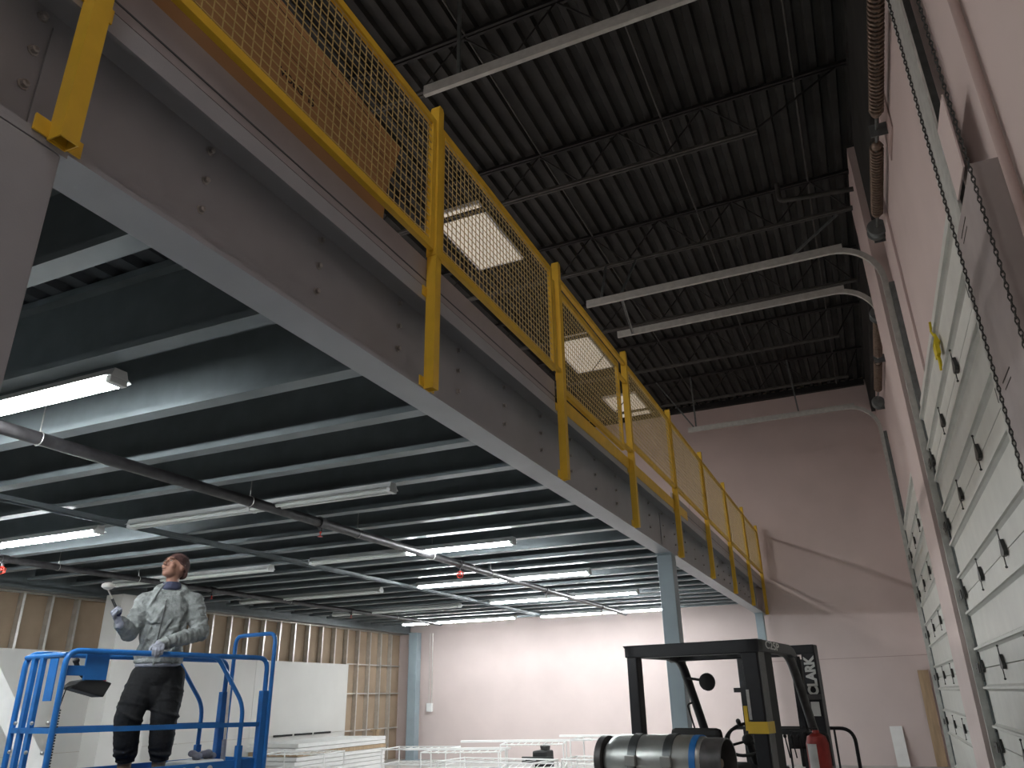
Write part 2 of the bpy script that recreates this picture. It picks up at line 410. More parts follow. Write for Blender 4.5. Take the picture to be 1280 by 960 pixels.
# doubled gate post upright beside post three
o = MB().box((PXC-.02, PY[2]-.125, 4.43), (PXC+.02, PY[2]-.075, 5.38)).box((PXC-.02, PY[2]-.075, 4.43), (PXC+.02, PY[2]-.005, 4.47)).build('gate_stop', 'yellow'); tag(o, 'short yellow upright doubled against the third post', 'upright')
# top rail across gate bay
o = MB().box((PXC-.02, PY[2]+.075, 5.45), (PXC+.02, PY[3]-.005, 5.50)).build('guardrail_top_rail', 'yellow'); tag(o, 'single yellow top rail bridging the gate bay', 'rail')
g = panel('guardrail_gate', PY[2]+.09, PY[3]-.30, 4.24, 5.36, 'yellow mesh gate hung lower than the neighbouring panels', cat='gate', grp=None)
MB().box((PXC-.02, PY[3]-.30, 4.30), (PXC+.02, PY[3]-.005, 4.34)).box((PXC-.02, PY[3]-.30, 5.2), (PXC+.02, PY[3]-.005, 5.24)).build('latch_bar', 'yellow', g)
for (a, b, lab) in ((PY[2]+.07, PY[3], 'yellow kick plate below the gate'), (PY[3]+.07, PY[4], 'yellow kick plate in the bay after the gate'), (PY[4]+.07, PY[4]+.9, 'short yellow kick plate end past the column')):
    o = MB().box((XO+.002, a, ZT-.03), (XO+.01, b, ZT+.11)).build('yellow_kick_plate', 'yellow'); tag(o, lab, 'kick plate', 'yellow kick plates')

# cardboard box on the deck
BX = -2.43
cb = empty('cardboard_box', (BX-.4, 2.0, ZT+.09), 'large brown cardboard box standing behind the near yellow mesh', 'box')
m = MB(); za = ZT+.092
poly = [(-.6, za), (3.44, za), (3.52, 4.75), (3.68, 5.24), (2.75, 5.12), (-.6, 5.85)]
poly = [(-.6, za), (3.46, za), (3.52, 4.75), (3.66, 5.20), (-.6, 5.52)]
m.prism(poly, BX-.55, BX, 'x').build('carton', 'card', cb, bevel=.01)
MB().box((BX-.001, -.6, 4.98), (BX+.001, 3.55, 4.983)).bar((BX-.0, .5, 5.36), (BX-.0, 3.6, 5.13), .004, .004).build('fold_crease', 'ink', cb)
m = MB()
mt = Matrix.Translation((BX+.0015, 2.58, 4.82)) @ Matrix(((0,0,1,0),(1,0,0,0),(0,1,0,0),(0,0,0,1)))
text_into(m, 'VOLG  I8', mt, .075, .0008)
m.build('printed_lettering', 'ink', cb)

# ------------------------------------------------------------------ strip lights under the mezzanine
def strip_light(x0, x1, y, lit, label, grp):
    L = empty('strip_light', ((x0+x1)/2, y, 3.5), label, 'light', grp)
    MB().prism([(y-.095,3.488),(y-.07,3.497),(y+.07,3.497),(y+.095,3.488),(y+.06,3.512),(y+.045,3.556),(y-.045,3.556),(y-.06,3.512)], x0, x1, 'x').build('housing', 'lampwhite', L, bevel=.004)  # side wings shaped to keep tube light off the joist webs
    mid = (x0+x1)/2
    for (a, b, on) in ((x0+.05, mid-.03, lit[0]), (mid+.03, x1-.05, lit[1])):
        for s in (-.042, .042):
            MB().tube([(a, y+s, 3.474), (b, y+s, 3.474)], .0165, 10).build('fluorescent_tube', 'tubeon' if on else 'tubeoff', L, smooth=True)
    for x in (x0+.025, mid, x1-.025):
        MB().box((x-.025, y-.062, 3.455), (x+.025, y+.062, 3.50)).box((x-.02, y-.03, 3.50), (x+.02, y+.03, 3.515)).build('lamp_holder', 'lampwhite', L, bevel=.006)
G1 = 'strip lights under the mezzanine'
strip_light(-7.35, -4.02, 3.02, (1,1), 'lit double tube strip light nearest the camera, at the left picture edge', G1)
strip_light(-7.5, -3.98, 6.13, (0,0), 'unlit white strip light in the near right row, beside the pipe', G1)
strip_light(-7.35, -4.06, 9.2, (0,1), 'strip light lit only at its right half, just past the red sprinkler guard', G1)
strip_light(-7.35, -4.04, 12.25, (1,1), 'lit strip light in the right row, third from the back', G1)
strip_light(-7.35, -4.06, 15.3, (1,1), 'lit strip light in the right row, second from the back', G1)
strip_light(-7.6, -4.3, 18.75, (1,1), 'lit strip light in the right row closest to the back wall', G1)
strip_light(-11.4, -8.02, 6.15, (1,1), 'lit strip light at the left edge above the blue lift', G1)
strip_light(-11.6, -8.22, 9.35, (0,0), 'unlit strip light in the left row, just right of the worker', G1)
strip_light(-11.6, -8.22, 12.4, (0,0), 'unlit strip light in the middle of the left row', G1)
strip_light(-11.6, -8.18, 15.5, (0,0), 'unlit strip light in the left row, last but one before the back wall', G1)
strip_light(-11.6, -8.2, 18.6, (1,1), 'lit strip light in the left row closest to the back wall', G1)

# ------------------------------------------------------------------ sprinkler pipes
def pipe_run(x, y0, y1, r, heads, hangers, label, z=3.455):
    p = empty('sprinkler_pipe', (x, (y0+y1)/2, z), label, 'pipe', 'sprinkler pipes')
    MB().tube([(x, y0, z), (x, y1, z)], r, 16).build('pipe', 'pipeblack', p, smooth=True)
    for y in hangers:
        m = MB().tube(arc((x, y, z), r+.006, 0, 2*PI, (1,0,0), (0,0,1), 14)[:-1], .004, 6, closed=True).tube([(x, y, z+r), (x, y, z+.4)], .005, 6)
        m.build('hanger_ring', 'bolt', p)
    for (y, red) in heads:
        MB().tube([(x, y-.045, z), (x, y+.045, z)], r+.014, 14).tube([(x, y, z), (x, y, z-r-.05)], .018, 10).build('fitting', 'pipeblack', p, smooth=True)
        h = MB().lathe([(.012,0),(.014,-.02),(.006,-.03),(.006,-.055),(.028,-.058),(.028,-.062)], (x, y, z-r-.045), (0,0,1), 12).build('sprinkler_head', 'red' if red else 'spring', p)
        if red == 2:
            m = MB()
            for k in range(6):
                a = 2*PI*k/6; c, s = math.cos(a), math.sin(a)
                m.tube([(x+.012*c, y+.012*s, z-r-.05), (x+.05*c, y+.05*s, z-r-.075), (x+.045*c, y+.045*s, z-r-.13), (x, y, z-r-.155)], .004, 5)
            m.tube(arc((x, y, z-r-.1), .052, 0, 2*PI, (1,0,0), (0,1,0), 12)[:-1], .004, 5, closed=True)
            m.build('guard', 'guardred', p)
    return p
pipe_run(-5.42, 1.5, 19.0, .05, ((6.9,1),(10.25,2),(13.7,0),(17.1,0)), (3.5,5.75,7.6,9.4,11.3,14.9,18.4), 'dark sprinkler pipe running from the near strip light to the back wall')
pipe_run(-10.52, 5.0, 18.8, .045, ((6.7,2),(10.5,1),(14.7,1)), (7.5,8.9,12.6,16.6,18.3), 'dark sprinkler pipe farther left, passing behind the worker')

# ------------------------------------------------------------------ left stud wall
sw = MB().box((XL-.115, -2, 0), (XL-.10, YB-.05, 3.42)).build('drywall_backing', 'paper'); tag(sw, 'brown paper backing of drywall seen between the studs', 'wall board')
ys = [8.2, 8.77, 9.3] + [9.82] + [11.2, 11.6, 12.03] + [12.57+.552*k for k in range(15)]
for y in ys:
    if y > 20.8: continue
    x0, x1 = XL-.09, XL+.03
    o = MB().prism([(x1,y),(x1,y+.045),(x1-.004,y+.045),(x1-.004,y+.004),(x0+.004,y+.004),(x0+.004,y+.045),(x0,y+.045),(x0,y)], 0.02, 3.40, 'z').build('wall_stud', 'stud')
    tag(o, 'bright galvanised stud in the unfinished left wall', 'stud', 'left wall studs')
o = MB().box((XL-.095, -2, 0), (XL+.035, YB-.1, .02)).build('stud_track', 'stud'); tag(o, 'galvanised floor track of the stud wall', 'track')
o = MB().box((XL-.095, -2, 3.40), (XL+.035, YB-.1, 3.42)).build('stud_track', 'stud'); tag(o, 'galvanised head track of the stud wall under the mezzanine', 'track')
for z, lab in ((2.5,'horizontal channel through the studs level with the drywall top'),(1.75,'horizontal channel through the studs at mid height'),(.83,'horizontal channel through the studs near the drywall bottom')):
    o = MB().box((XL-.04, 18.1, z), (XL-.0, YB-.15, z+.03)).build('stud_bridging', 'stud'); tag(o, lab, 'bridging', 'stud bridging channels')
for (a, b, lab) in ((-2, 10.7, 'white drywall sheet on the lower left wall behind the lift'), (10.8, 14.6, 'white drywall sheet right of the worker'), (14.61, 18.18, 'white drywall sheet ending beside the bare far studs')):
    o = MB().box((XL+.034, a, .86), (XL+.05, b, 2.50)).build('drywall_sheet', 'drywall'); tag(o, lab, 'drywall', 'drywall sheets')
    o = MB().box((XL+.034, a, .03), (XL+.05, b, .855)).build('drywall_sheet', 'drywall'); tag(o, lab.replace('white drywall sheet', 'lower white drywall sheet'), 'drywall', 'drywall sheets')
o = MB().box((-12.35, 9.85, 0), (-11.95, 10.75, 3.42)).build('drywall_pillar', 'drywall'); tag(o, 'white drywall boxed pillar directly behind the worker', 'pillar')
o = MB().bar((-11.6, 7.0, 2.75), (-11.6, 8.75, .5), .04, .32, up=(0,1,0)).bar((-11.6, 8.75, .5), (-11.6, 9.1, .02), .04, .30, up=(0,1,0)).build('leaning_board', 'white'); tag(o, 'wide white board sloping down at the far left behind the lift', 'board')
# conduit and electrical box on back wall
eb2 = empty('electrical_box', (-12.05, YB, 1.3), 'small grey electrical box with conduit on the back wall by the corner column', 'electrical box')
MB().box((-12.14, YB-.09, 1.25), (-11.96, YB-.001, 1.48)).build('box', 'white', eb2, bevel=.006)
MB().tube([(-12.0, YB-.03, 1.48), (-12.0, YB-.03, 3.42)], .014, 8).tube([(-12.09, YB-.03, 1.48), (-12.09, YB-.03, 3.42)], .01, 8).build('conduit', 'stud', eb2, smooth=True)

# stack of boards and plank on left floor
for k in range(9):
    o = MB().box((-12.6+.03*random.random(), 14.2-.1*random.random(), .02+k*.085), (-11.3+.03*random.random(), 17.5, .02+k*.085+.075)).build('white_board', 'white' if k != 6 else 'wood')
    tag(o, ['white board at the bottom of the stack by the left wall','second white board from the bottom of the left stack','third white board from the bottom of the left stack','fourth white board of the left stack','middle white board of the left stack','white board just under the bare timber in the left stack','bare timber board showing its brown edge in the left stack','white board lying on the bare timber in the stack','topmost white board of the stack by the left wall'][k], 'board', 'boards stacked by the left wall')
for k in range(3):
    o = MB().box((XL+.0505, 15.4+.75*k, .84), (XL+.08, 16.05+.75*k, .88)).build('black_slot_strip', 'rubber'); tag(o, 'short black strip along the foot of the upper drywall', 'strip', 'black strips under the drywall')
o = MB().box((-12.2, 18.3, 0), (-12.1, 18.43, .85)).box((-12.25, 18.27, .85), (-12.05, 18.46, .89)).build('timber_post', 'wood'); tag(o, 'short pine post standing before the bare studs', 'post')

# ------------------------------------------------------------------ white racks
def rack(x0, x1, y0, y1, z, label, bars=3, rot=0):
    cx, cy = (x0+x1)/2, (y0+y1)/2
    g = empty('white_rack', (cx, cy, 0), label, 'rack', 'white wire racks', rz=rot, local=True)
    hx, hy = (x1-x0)/2, (y1-y0)/2; r = .013
    m = MB()
    for sx in (-1, 1):
        for sy in (-1, 1): m.tube([(sx*hx, sy*hy, 0), (sx*hx, sy*hy, z)], r, 6)
    for zz in (.12, z*.55, z-.015):
        m.tube([(-hx,-hy,zz),(hx,-hy,zz)], r, 6).tube([(-hx,hy,zz),(hx,hy,zz)], r, 6).tube([(-hx,-hy,zz),(-hx,hy,zz)], r, 6).tube([(hx,-hy,zz),(hx,hy,zz)], r, 6)
    m.build('frame', 'white', g)
    m = MB()
    for zz in (.12, z*.55, z-.03):
        for k in range(1, bars*3): m.tube([(-hx+2*hx*k/(bars*3), -hy, zz), (-hx+2*hx*k/(bars*3), hy, zz)], .006, 4)
    m.build('shelf_wires', 'white', g)
rack(-8.0, -6.55, 13.6, 14.3, .70, 'white wire rack at the left of the group, nearest the stud wall', rot=.25)
rack(-6.4, -5.3, 13.5, 14.4, .84, 'tall white wire rack in the middle of the group', rot=.3)
rack(-6.8, -5.0, 12.1, 12.9, .66, 'low white wire rack in front of the black machine', rot=-.1)
rack(-5.2, -3.6, 14.0, 15.0, .90, 'white wire rack partly hidden behind the gas tank', rot=.1)
rack(-4.7, -3.7, 12.3, 13.0, .70, 'white wire rack just left of the forklift', rot=0)
rack(-9.7, -8.3, 14.9, 15.8, .66, 'long low white rack farthest from the forklift', rot=.15)
rack(-11.2, -9.9, 13.0, 13.9, .68, 'white wire rack close to the stacked boards', rot=.2)
for k, (x, y, a, L, z) in enumerate([(-6.0, 13.95, .30, 2.4, .865), (-4.5, 14.45, .12, 2.0, .925), (-7.4, 13.95, .28, 2.0, .725)]):
    d = V((math.cos(a), math.sin(a), 0))*L/2; c = V((x, y, z))
    o = MB().bar(c-d, c+d, .09, .035).build('white_shelf_board', 'white')
    tag(o, ['white shelf board lying across the racks in the middle','white shelf board across the racks nearest the forklift','white shelf board across the leftmost racks'][k], 'board', 'shelf boards lying on the racks')
bm_ = empty('black_machine', (-6.1, 15.3, 0), 'small black machine standing among the white racks', 'machine')
MB().box((-6.4, 15.15, 0), (-6.1, 15.55, .62)).build('body', 'rubber', bm_, bevel=.03)
MB().lathe([(.0,0),(.09,.01),(.10,.06),(.10,.08),(.06,.12),(.0,.13)], (-6.2, 15.35, .62), (0,0,1), 16).build('hood', 'dark', bm_, smooth=True)
MB().box((-6.6, 15.10, .40), (-5.95, 15.15, .52)).build('front_panel', 'dark', bm_)

# ------------------------------------------------------------------ boards by the right side of back wall
o = MB().bar((.20, YB-.18, 0), (.18, YB-.03, .82), .26, .03, up=(0,1,0)).build('leaning_white_board', 'white'); tag(o, 'narrow white board leaning on the back wall near the right corner', 'board')
o = MB().box((.86, YB-.07, 0), (1.08, YB-.02, 2.0)).build('pine_plank', 'wood'); tag(o, 'tall pine plank upright in the right corner of the back wall', 'plank')

# ------------------------------------------------------------------ overhead doors on the right wall
def door(n, y0, y1, ztop, hinges, zh, ya):
    """sectional door lying against the right wall"""
    x = XR-.05
    D = empty('door_%d' % n, (x, (y0+y1)/2, 0), kind='structure')
    zj = [0, 1.0, 1.80, 2.60, 3.39, 4.18, ztop]
    for k in range(6):
        a, b = zj[k]+.004, zj[k+1]-.004
        P = MB().box((x, y0, a), (x+.045, y1, b)).build('door_panel', 'door', D)
        m = MB()
        for zr in (a+.20, b-.20):
            m.prism([(x, zr-.035), (x-.022, zr-.012), (x-.045, zr-.012), (x-.045, zr+.012), (x-.022, zr+.012), (x, zr+.035)], y0, y1, 'y')
        # reorder axes: polygon is (x,z) extruded along y
        m.build('strut', 'door', P)
    for z in zj[1:-1]:
        for y in hinges:
            m = MB().prism([(y-.085, z-.02), (y-.05, z-.045), (y+.05, z-.045), (y+.085, z-.02), (y+.02, z+.085), (y-.02, z+.085)], x-.035, x-.005, 'x').tube([(x-.03, y, z-.13), (x-.03, y, z+.16)], .005, 6).sphere((x-.03, y, z-.13), .011, 8).sphere((x-.03, y, z+.16), .011, 8)
            m.build('hinge', 'dark', D)
        for y, s in ((y0, -1), (y1, 1)):
            m = MB().box((x-.06, y-s*.16, z-.05), (x-.05, y+s*.01, z+.05)).tube([(x-.055, y-s*.02, z), (x-.055, y+s*.09, z)], .008, 6).tube([(x-.055, y+s*.07, z), (x-.055, y+s*.09, z)], .028, 10)
            m.build('roller_bracket', 'dark', D)
    # tracks each side: up the wall, round a bend, back under the roof
    for y, s, xe in ((ya, -1, -3.3), (y1+.08, 1, -3.3)):
        r = .62
        path = [V((x-.06, y, 0)), V((x-.06, y, zh-r))]+arc((x-.06-r, y, zh-r), r, 0, PI/2, (1,0,0), (0,0,1), 10)[1:]+[V((xe, y, zh))]
        m = MB().sweep(path, [(-.038,-.024),(.038,-.024),(.038,.024),(.031,.024),(.031,-.017),(-.031,-.017),(-.031,.024),(-.038,.024)], up=(0,1,0) if False else (0,1,0))
        m.build('track', 'galv', D, smooth=False)
        MB().box((x-.02, y-(.07 if s > 0 else .03), 0), (x+.048, y+.03, zh-.7)).build('track_angle', 'galvd', D)
        MB().box((xe, y-.02, zh+.02), (x-.5, y+.02, zh+.085)).build('horizontal_angle', 'galv', D)
    return D
d1 = door(1, 5.46, 10.52, 5.0, (5.56, 7.12, 8.72, 10.35), 7.5, 5.36)
d2 = door(2, 12.55, 18.45, 5.0, (12.8, 14.5, 16.3, 18.15), 7.74, 12.4)
# yellow tag on door 1
o = MB().box((XR-.115, 7.60, 4.52), (XR-.08, 7.78, 4.64)).prism([(XR-.12,4.64),(XR-.06,4.64),(XR-.09,4.74)], 7.62, 7.74, 'y').tube([(XR-.09, 7.68, 4.72), (XR-.10, 7.74, 4.80), (XR-.10, 7.68, 4.88)], .012, 6).tube([(XR-.10, 7.70, 4.54), (XR-.10, 7.66, 4.46), (XR-.10, 7.70, 4.38)], .016, 6).build('yellow_ribbon', 'tagyellow'); tag(o, 'crumpled yellow ribbon stuck on the near overhead door', 'ribbon')
# spring shafts
def shaft(y0, y1, springs, label, z=7.34, x=1.03):
    S = empty('spring_shaft', (x, (y0+y1)/2, z), label, 'spring shaft', 'door spring shafts')
    MB().tube([(x, y0-.1, z), (x, y1+.15, z)], .016, 10).build('shaft', 'galvd', S, smooth=True)
    for a, b in springs:
        n = int((b-a)/.055); pts = []
        for i in range(n*10+1):
            t = i/(n*10); an = 2*PI*n*t; pts.append(V((x+.062*math.cos(an), a+(b-a)*t, z+.062*math.sin(an))))
        MB().tube(pts, .017, 6).build('torsion_spring', 'spring', S, smooth=True)
        MB().lathe([(.02,0),(.055,.0),(.055,.05),(.035,.09),(.02,.1)], (x, b, z), (0,1,0), 14).lathe([(.02,0),(.055,.0),(.055,-.05),(.035,-.09),(.02,-.1)], (x, a, z), (0,1,0), 14).build('winding_cone', 'spring', S, smooth=True)
    for y in (y0, y1):
        MB().lathe([(.03,-.09),(.115,-.085),(.13,-.07),(.10,-.06),(.085,.0),(.10,.05),(.125,.06),(.125,.075),(.03,.08)], (x, y, z), (0,1,0), 24).build('cable_drum', 'galvd', S, smooth=True)
    yb = (springs[0][1]+springs[-1][0])/2
    MB().box((x-.07, yb-.006, z-.09), (XR-.001, yb+.006, z+.07)).build('centre_bracket', 'galvd', S)
    MB().box((x-.05, y1+.12, z-.12), (XR-.001, y1+.135, z+.08)).build('end_bracket', 'galvd', S)
    return S
shaft(5.35, 10.0, ((5.7, 7.5), (8.15, 9.55)), 'spring shaft with two brown torsion springs above the near door')
shaft(12.75, 17.3, ((13.0, 14.5), (14.9, 16.4)), 'spring shaft with torsion springs above the far door')
# wall pads behind the springs
st(MB().box((1.135, 7.52, 7.1), (XR-.002, 8.13, 7.84)).build('trim_5', 'pinkd', origin=(0,0,0)))
st(MB().box((1.12, 9.55, 5.02), (XR-.002, 10.3, 7.84)).build('trim_6', 'pink', origin=(0,0,0)))
# track hangers
def hanger(p0, p1, label, w=.035):
    o = MB().bar(p0, p1, w, .006, up=(0,1,0)).bar(V(p0)+V((w/2,0.012,0)), V(p1)+V((w/2,.012,0)), .005, .03, up=(0,1,0)).build('track_hanger', 'galvd'); return tag(o, label, 'hanger', 'door track hangers')
hanger((-2.55, 11.2, 8.53), (-2.72, 10.60, 7.58), 'perforated angle hanging the near door track from the roof')
hanger((-3.1, 11.2, 8.53), (-3.05, 10.60, 7.58), 'dark angle hanger at the end of the near door track')
hanger((-2.72, 10.62, 7.5), (-3.02, 12.38, 7.72), 'pale perforated angle linking the two middle door tracks')
hanger((-3.1, 18.53, 9.2), (-3.1, 18.53, 7.82), 'dark upright hanger of the farthest door track')
hanger((-4.0, 18.53, 9.2), (-3.15, 18.53, 7.82), 'diagonal brace beside the farthest track hanger')
hanger((-.72, 18.53, 9.2), (-.64, 18.53, 7.82), 'thin dark hanger near the bend of the farthest track')
hanger((-2.9, 5.36, 9.2), (-2.9, 5.36, 7.58), 'hanger of the pale upper track nearest the camera')
hanger((.62, 10.62, 8.1), (-.1, 10.62, 7.58), 'short sloping brace above the bend of the near door track')
# hoist chains
def chain(x, y, z0, z1, label, amp=0):
    m = MB(); n = int((z1-z0)/.034)
    for i in range(n):
        z = z0+.034*i+.017; c = V((x, y+amp*math.sin(i*.05), z)); a = (1,0,0) if i % 2 else (0,1,0)
        m.tube([c+V(a)*.0095*math.cos(t*PI/3)+V((0,0,1))*.024*math.sin(t*PI/3) for t in range(6)], .0042, 4, closed=True)
    o = m.build('hoist_chain', 'dark'); tag(o, label, 'chain', 'door hoist chains')
chain(.955, 5.06, .0, 7.35, 'steel hoist chain hanging along the left edge of the door jamb plate', .02)
chain(.955, 4.22, .0, 7.35, 'steel hoist chain hanging along the right edge of the door jamb plate', .02)
jp = empty('jamb_plate', (1.0, 4.8, 0), 'grey steel plate covering the near door jamb', 'plate')
MB().box((1.0, 4.40, 0), (1.012, 5.24, 4.42)).box((1.012, 4.40, 0), (1.148, 4.415, 4.42)).build('plate', 'jamb', jp)
MB().box((1.012, 5.0, 4.42), (1.03, 5.31, 7.3)).build('galvanised_angle', 'galv', jp)
MB().box((1.014, 4.62, 4.55), (1.024, 5.0, 5.12)).build('pale_patch', 'pink', jp)
for z in (4.33, 3.3, 2.35): MB().box((.998, 4.85, z), (.9995, 5.12, z+.01)).box((.998, 4.88, z-.05), (.9995, 5.1, z-.042)).build('stencil_mark', 'ink', jp)
# drain pipe under the roof
o = MB().tube(bend([(-.12, 11.0, 9.15), (-.12, 11.0, 8.82), (1.05, 11.15, 8.80)], .08), .04, 10).build('drain_pipe', 'greysteel', smooth=True); tag(o, 'grey drain pipe with an elbow under the roof, by the right wall', 'pipe')

# ------------------------------------------------------------------ scissor lift
LX0, LX1, LY0, LY1 = -.56, 0, 0, 1.87
ZF, ZR, ZM = 1.0, 1.975, 1.44
S = empty('scissor_lift', (-5.35, 4.0, 0), 'blue scissor lift platform with railings, carrying the worker', 'lift', rz=math.radians(-9), local=True)
MB().box((LX0, LY0, ZF-.09), (LX1, LY1, ZF)).build('platform', 'blue', S, bevel=.006)
m = MB()
m.box((LX1-.012, LY0, ZF), (LX1, LY1, ZF+.15)).box((LX0, LY0, ZF), (LX0+.012, LY1, ZF+.15)).box((LX0, LY0, ZF), (LX1, LY0+.012, ZF+.15)).box((LX0, LY1-.012, ZF), (LX1, LY1, ZF+.15))
m.build('toe_board', 'blue', S)
for x in (LX1, LX0):
    m = MB()
    m.tube(bend([(x, LY0+.02, ZF), (x, LY0+.02, ZR), (x, LY1-.02, ZR-.005), (x, LY1-.02, ZF)], .10, 6), .021, 12)
    m.build('side_rail', 'blue', S, smooth=True)
    MB().bar((x, LY0+.02, ZM), (x, LY1-.02, ZM-.02), .03, .036).build('mid_rail', 'blue', S)
    MB().tube(bend([(x, LY1-.66, ZR-.005), (x, LY1-.55, ZR-.02), (x, LY1-.24, ZM+.14), (x, LY1-.24, ZF+.02)], .10, 5), .019, 10).build('diagonal_rail', 'blue', S, smooth=True)
    MB().box((x-.024, LY1-.265, ZF), (x+.024, LY1-.215, ZF+.26)).box((x-.03, LY1-.06, ZF), (x+.03, LY1+.04, ZR-.28)).build('post_socket', 'blue', S, bevel=.005)
# near end frame with its uprights
m = MB()
m.tube([(LX0, LY0+.02, ZR-.03), (LX1, LY0+.02, ZR-.03)], .019, 10)
for x in (LX0+.13, LX0+.25): m.bar((x, LY0+.02, ZF), (x, LY0+.02, ZR-.03), .045, .03, up=(0,1,0))
m.bar((LX0, LY0+.02, ZM), (LX1, LY0+.02, ZM), .036, .03, up=(0,1,0))
m.box((LX0+.36, LY0+.012, ZR-.34), (LX1-.09, LY0+.02, ZR-.03))
m.build('end_frame', 'blue', S)
# entry gate loop at the far end
MB().tube(bend([(LX0+.03, LY1+.02, ZF), (LX0+.03, LY1+.02, 2.19), (LX1+.03, LY1+.02, 2.19), (LX1+.03, LY1+.02, ZF)], .09, 6), .019, 12).build('entry_loop', 'blue', S, smooth=True)
m = MB()
for k in range(3): m.lathe([(.0,0),(.028,.0),(.028,.002),(.0,.002)], (LX1+.001, LY1-.75+k*.12, ZF+.10), (1,0,0), 14)
m.build('round_decal', 'decal', S)
# hinge pins on the near corner posts
m = MB()
for z in (ZF+.17, ZF+.30, ZM+.05):
    for x in (LX0+.08, LX0+.31, LX1-.03): m.sphere((x, LY0-.004, z), .014, 8)
m.build('pin', 'bolt', S, smooth=True)
# controls
MB().box((LX1-.05, LY0+.19, ZR-.20), (LX1-.035, LY0+.37, ZR-.0)).box((LX1-.05, LY0+.04, ZR-.17), (LX1-.035, LY0+.20, ZR-.10)).build('control_bracket', 'blue', S, bevel=.004)
cbx = MB().prism([(LY0+.12,ZR-.255),(LY0+.38,ZR-.32),(LY0+.43,ZR-.22),(LY0+.30,ZR-.185),(LY0+.18,ZR-.205)], LX1-.20, LX1-.05, 'x').build('control_box', 'rubber', S, bevel=.008)
MB().tube(bend([(LX1-.10, LY0+.25, ZR-.19), (LX1-.09, LY0+.17, ZR-.13), (LX1-.10, LY0+.15, ZR-.07)], .03), .018, 10).sphere((LX1-.10, LY0+.15, ZR-.065), .024, 10).build('joystick', 'rubber', cbx, smooth=True)
MB().lathe([(.0,.02),(.02,.018),(.022,.0)], (LX1-.09, LY0+.38, ZR-.215), (0,0,1), 12).build('stop_button', 'red', cbx, smooth=True)
pts = [V((LX1-.05, LY0+.14, ZR-.235)), V((LX1-.05, LY0+.09, ZR-.25)), V((LX1-.05, LY0+.065, ZR-.38))]
for i in range(31*8):
    a = 2*PI*i/8; t = i/(31*8)
    pts.append(V((LX1-.05+.014*math.cos(a), LY0+.062+.014*math.sin(a), ZR-.40-.56*t)))
MB().tube(pts, .0048, 5).build('coiled_cord', 'rubber', S, smooth=True)
# scissor stack and chassis
for k in range(3):
    z0, z1 = .42+.17*k, .42+.17*(k+1)
    for (a, b) in ((z0, z1), (z1, z0)):
        for x in (LX0+.08, LX1-.08):
            MB().bar((x, LY0+.25, a), (x, LY1-.25, b), .03, .06).build('scissor_arm', 'blue', S)
MB().box((LX0+.03, LY0+.15, .14), (LX1-.03, LY1-.15, .42)).build('chassis', 'forkside', S, bevel=.02)
for x in (LX0+.05, LX1-.05):
    for y in (LY0+.35, LY1-.35):
        MB().lathe([(.0,-.05),(.13,-.05),(.15,-.03),(.15,.03),(.13,.05),(.0,.05)], (x, y, .15), (1,0,0), 24).build('wheel', 'rubber', S, smooth=True)
# loose items on the platform
o = MB()
for i in range(7):
    o.sphere((-5.40+.03*math.sin(i*2.1), 5.40+.038*i, ZF+.19+.018*math.cos(i*1.7)), .036, 10, sc=(1, 1.2, .8))
o = o.build('crumpled_gloves', 'glove', remesh=.008); tag(o, 'crumpled grey gloves lying on the white case beside the boots', 'gloves')
o = MB().box((-5.56, 5.26, ZF+.001), (-5.24, 5.62, ZF+.155)).build('plastic_case', 'white', bevel=.02); tag(o, 'white plastic case on the lift platform right of the boots', 'case')
o = empty('roller_pole', (-5.3, 5.75, ZF), 'paint spattered roller pole leaning in the far corner of the lift', 'pole')
MB().tube([(-5.30, 5.66, ZF+.01), (-5.40, 5.74, 1.75)], .012, 10).build('shaft', 'stud', o, smooth=True)
MB().tube([(-5.30, 5.66, ZF+.01), (-5.34, 5.692, 1.30)], .021, 10).build('grip', 'glove', o, smooth=True)

# ------------------------------------------------------------------ worker
P = dict(crown=(-5.555,5.078,2.835), headc=(-5.558,5.075,2.715), neck=(-5.556,5.076,2.575), nb=(-5.575,5.081,2.50),
  shR=(-5.690,4.930,2.405), shL=(-5.430,5.215,2.42), elR=(-5.665,4.800,2.15), wrR=(-5.625,4.640,2.235), haR=(-5.648,4.560,2.32),
  elL=(-5.310,5.225,2.16), wrL=(-5.322,4.812,2.045), haL=(-5.30,4.70,2.03), chest=(-5.553,5.05,2.29), waist=(-5.577,5.06,2.02),
  hipR=(-5.635,4.99,1.84), hipL=(-5.500,5.145,1.84), kneeR=(-5.625,4.885,1.50), kneeL=(-5.465,5.10,1.50),
  ankR=(-5.665,4.955,1.13), ankL=(-5.500,5.145,1.13), toeR=(-5.57,4.84,1.04), toeL=(-5.38,5.05,1.04), heR=(-5.69,4.98,1.045), heL=(-5.52,5.17,1.045))
P = {k: V(v) for k, v in P.items()}
RT = V((.67,.742,0)); TC = V((.742,-.67,0)); UP = V((0,0,1))          # across the shoulders, out of the chest, up
for k in P: P[k] = P[k]+TC*.085
BR = Matrix((RT, -TC, UP)).transposed()
W = empty('person', (-5.52, 5.0, ZF), 'worker in grey hoodie and dark cap standing on the lift, looking up, tool raised', 'person')
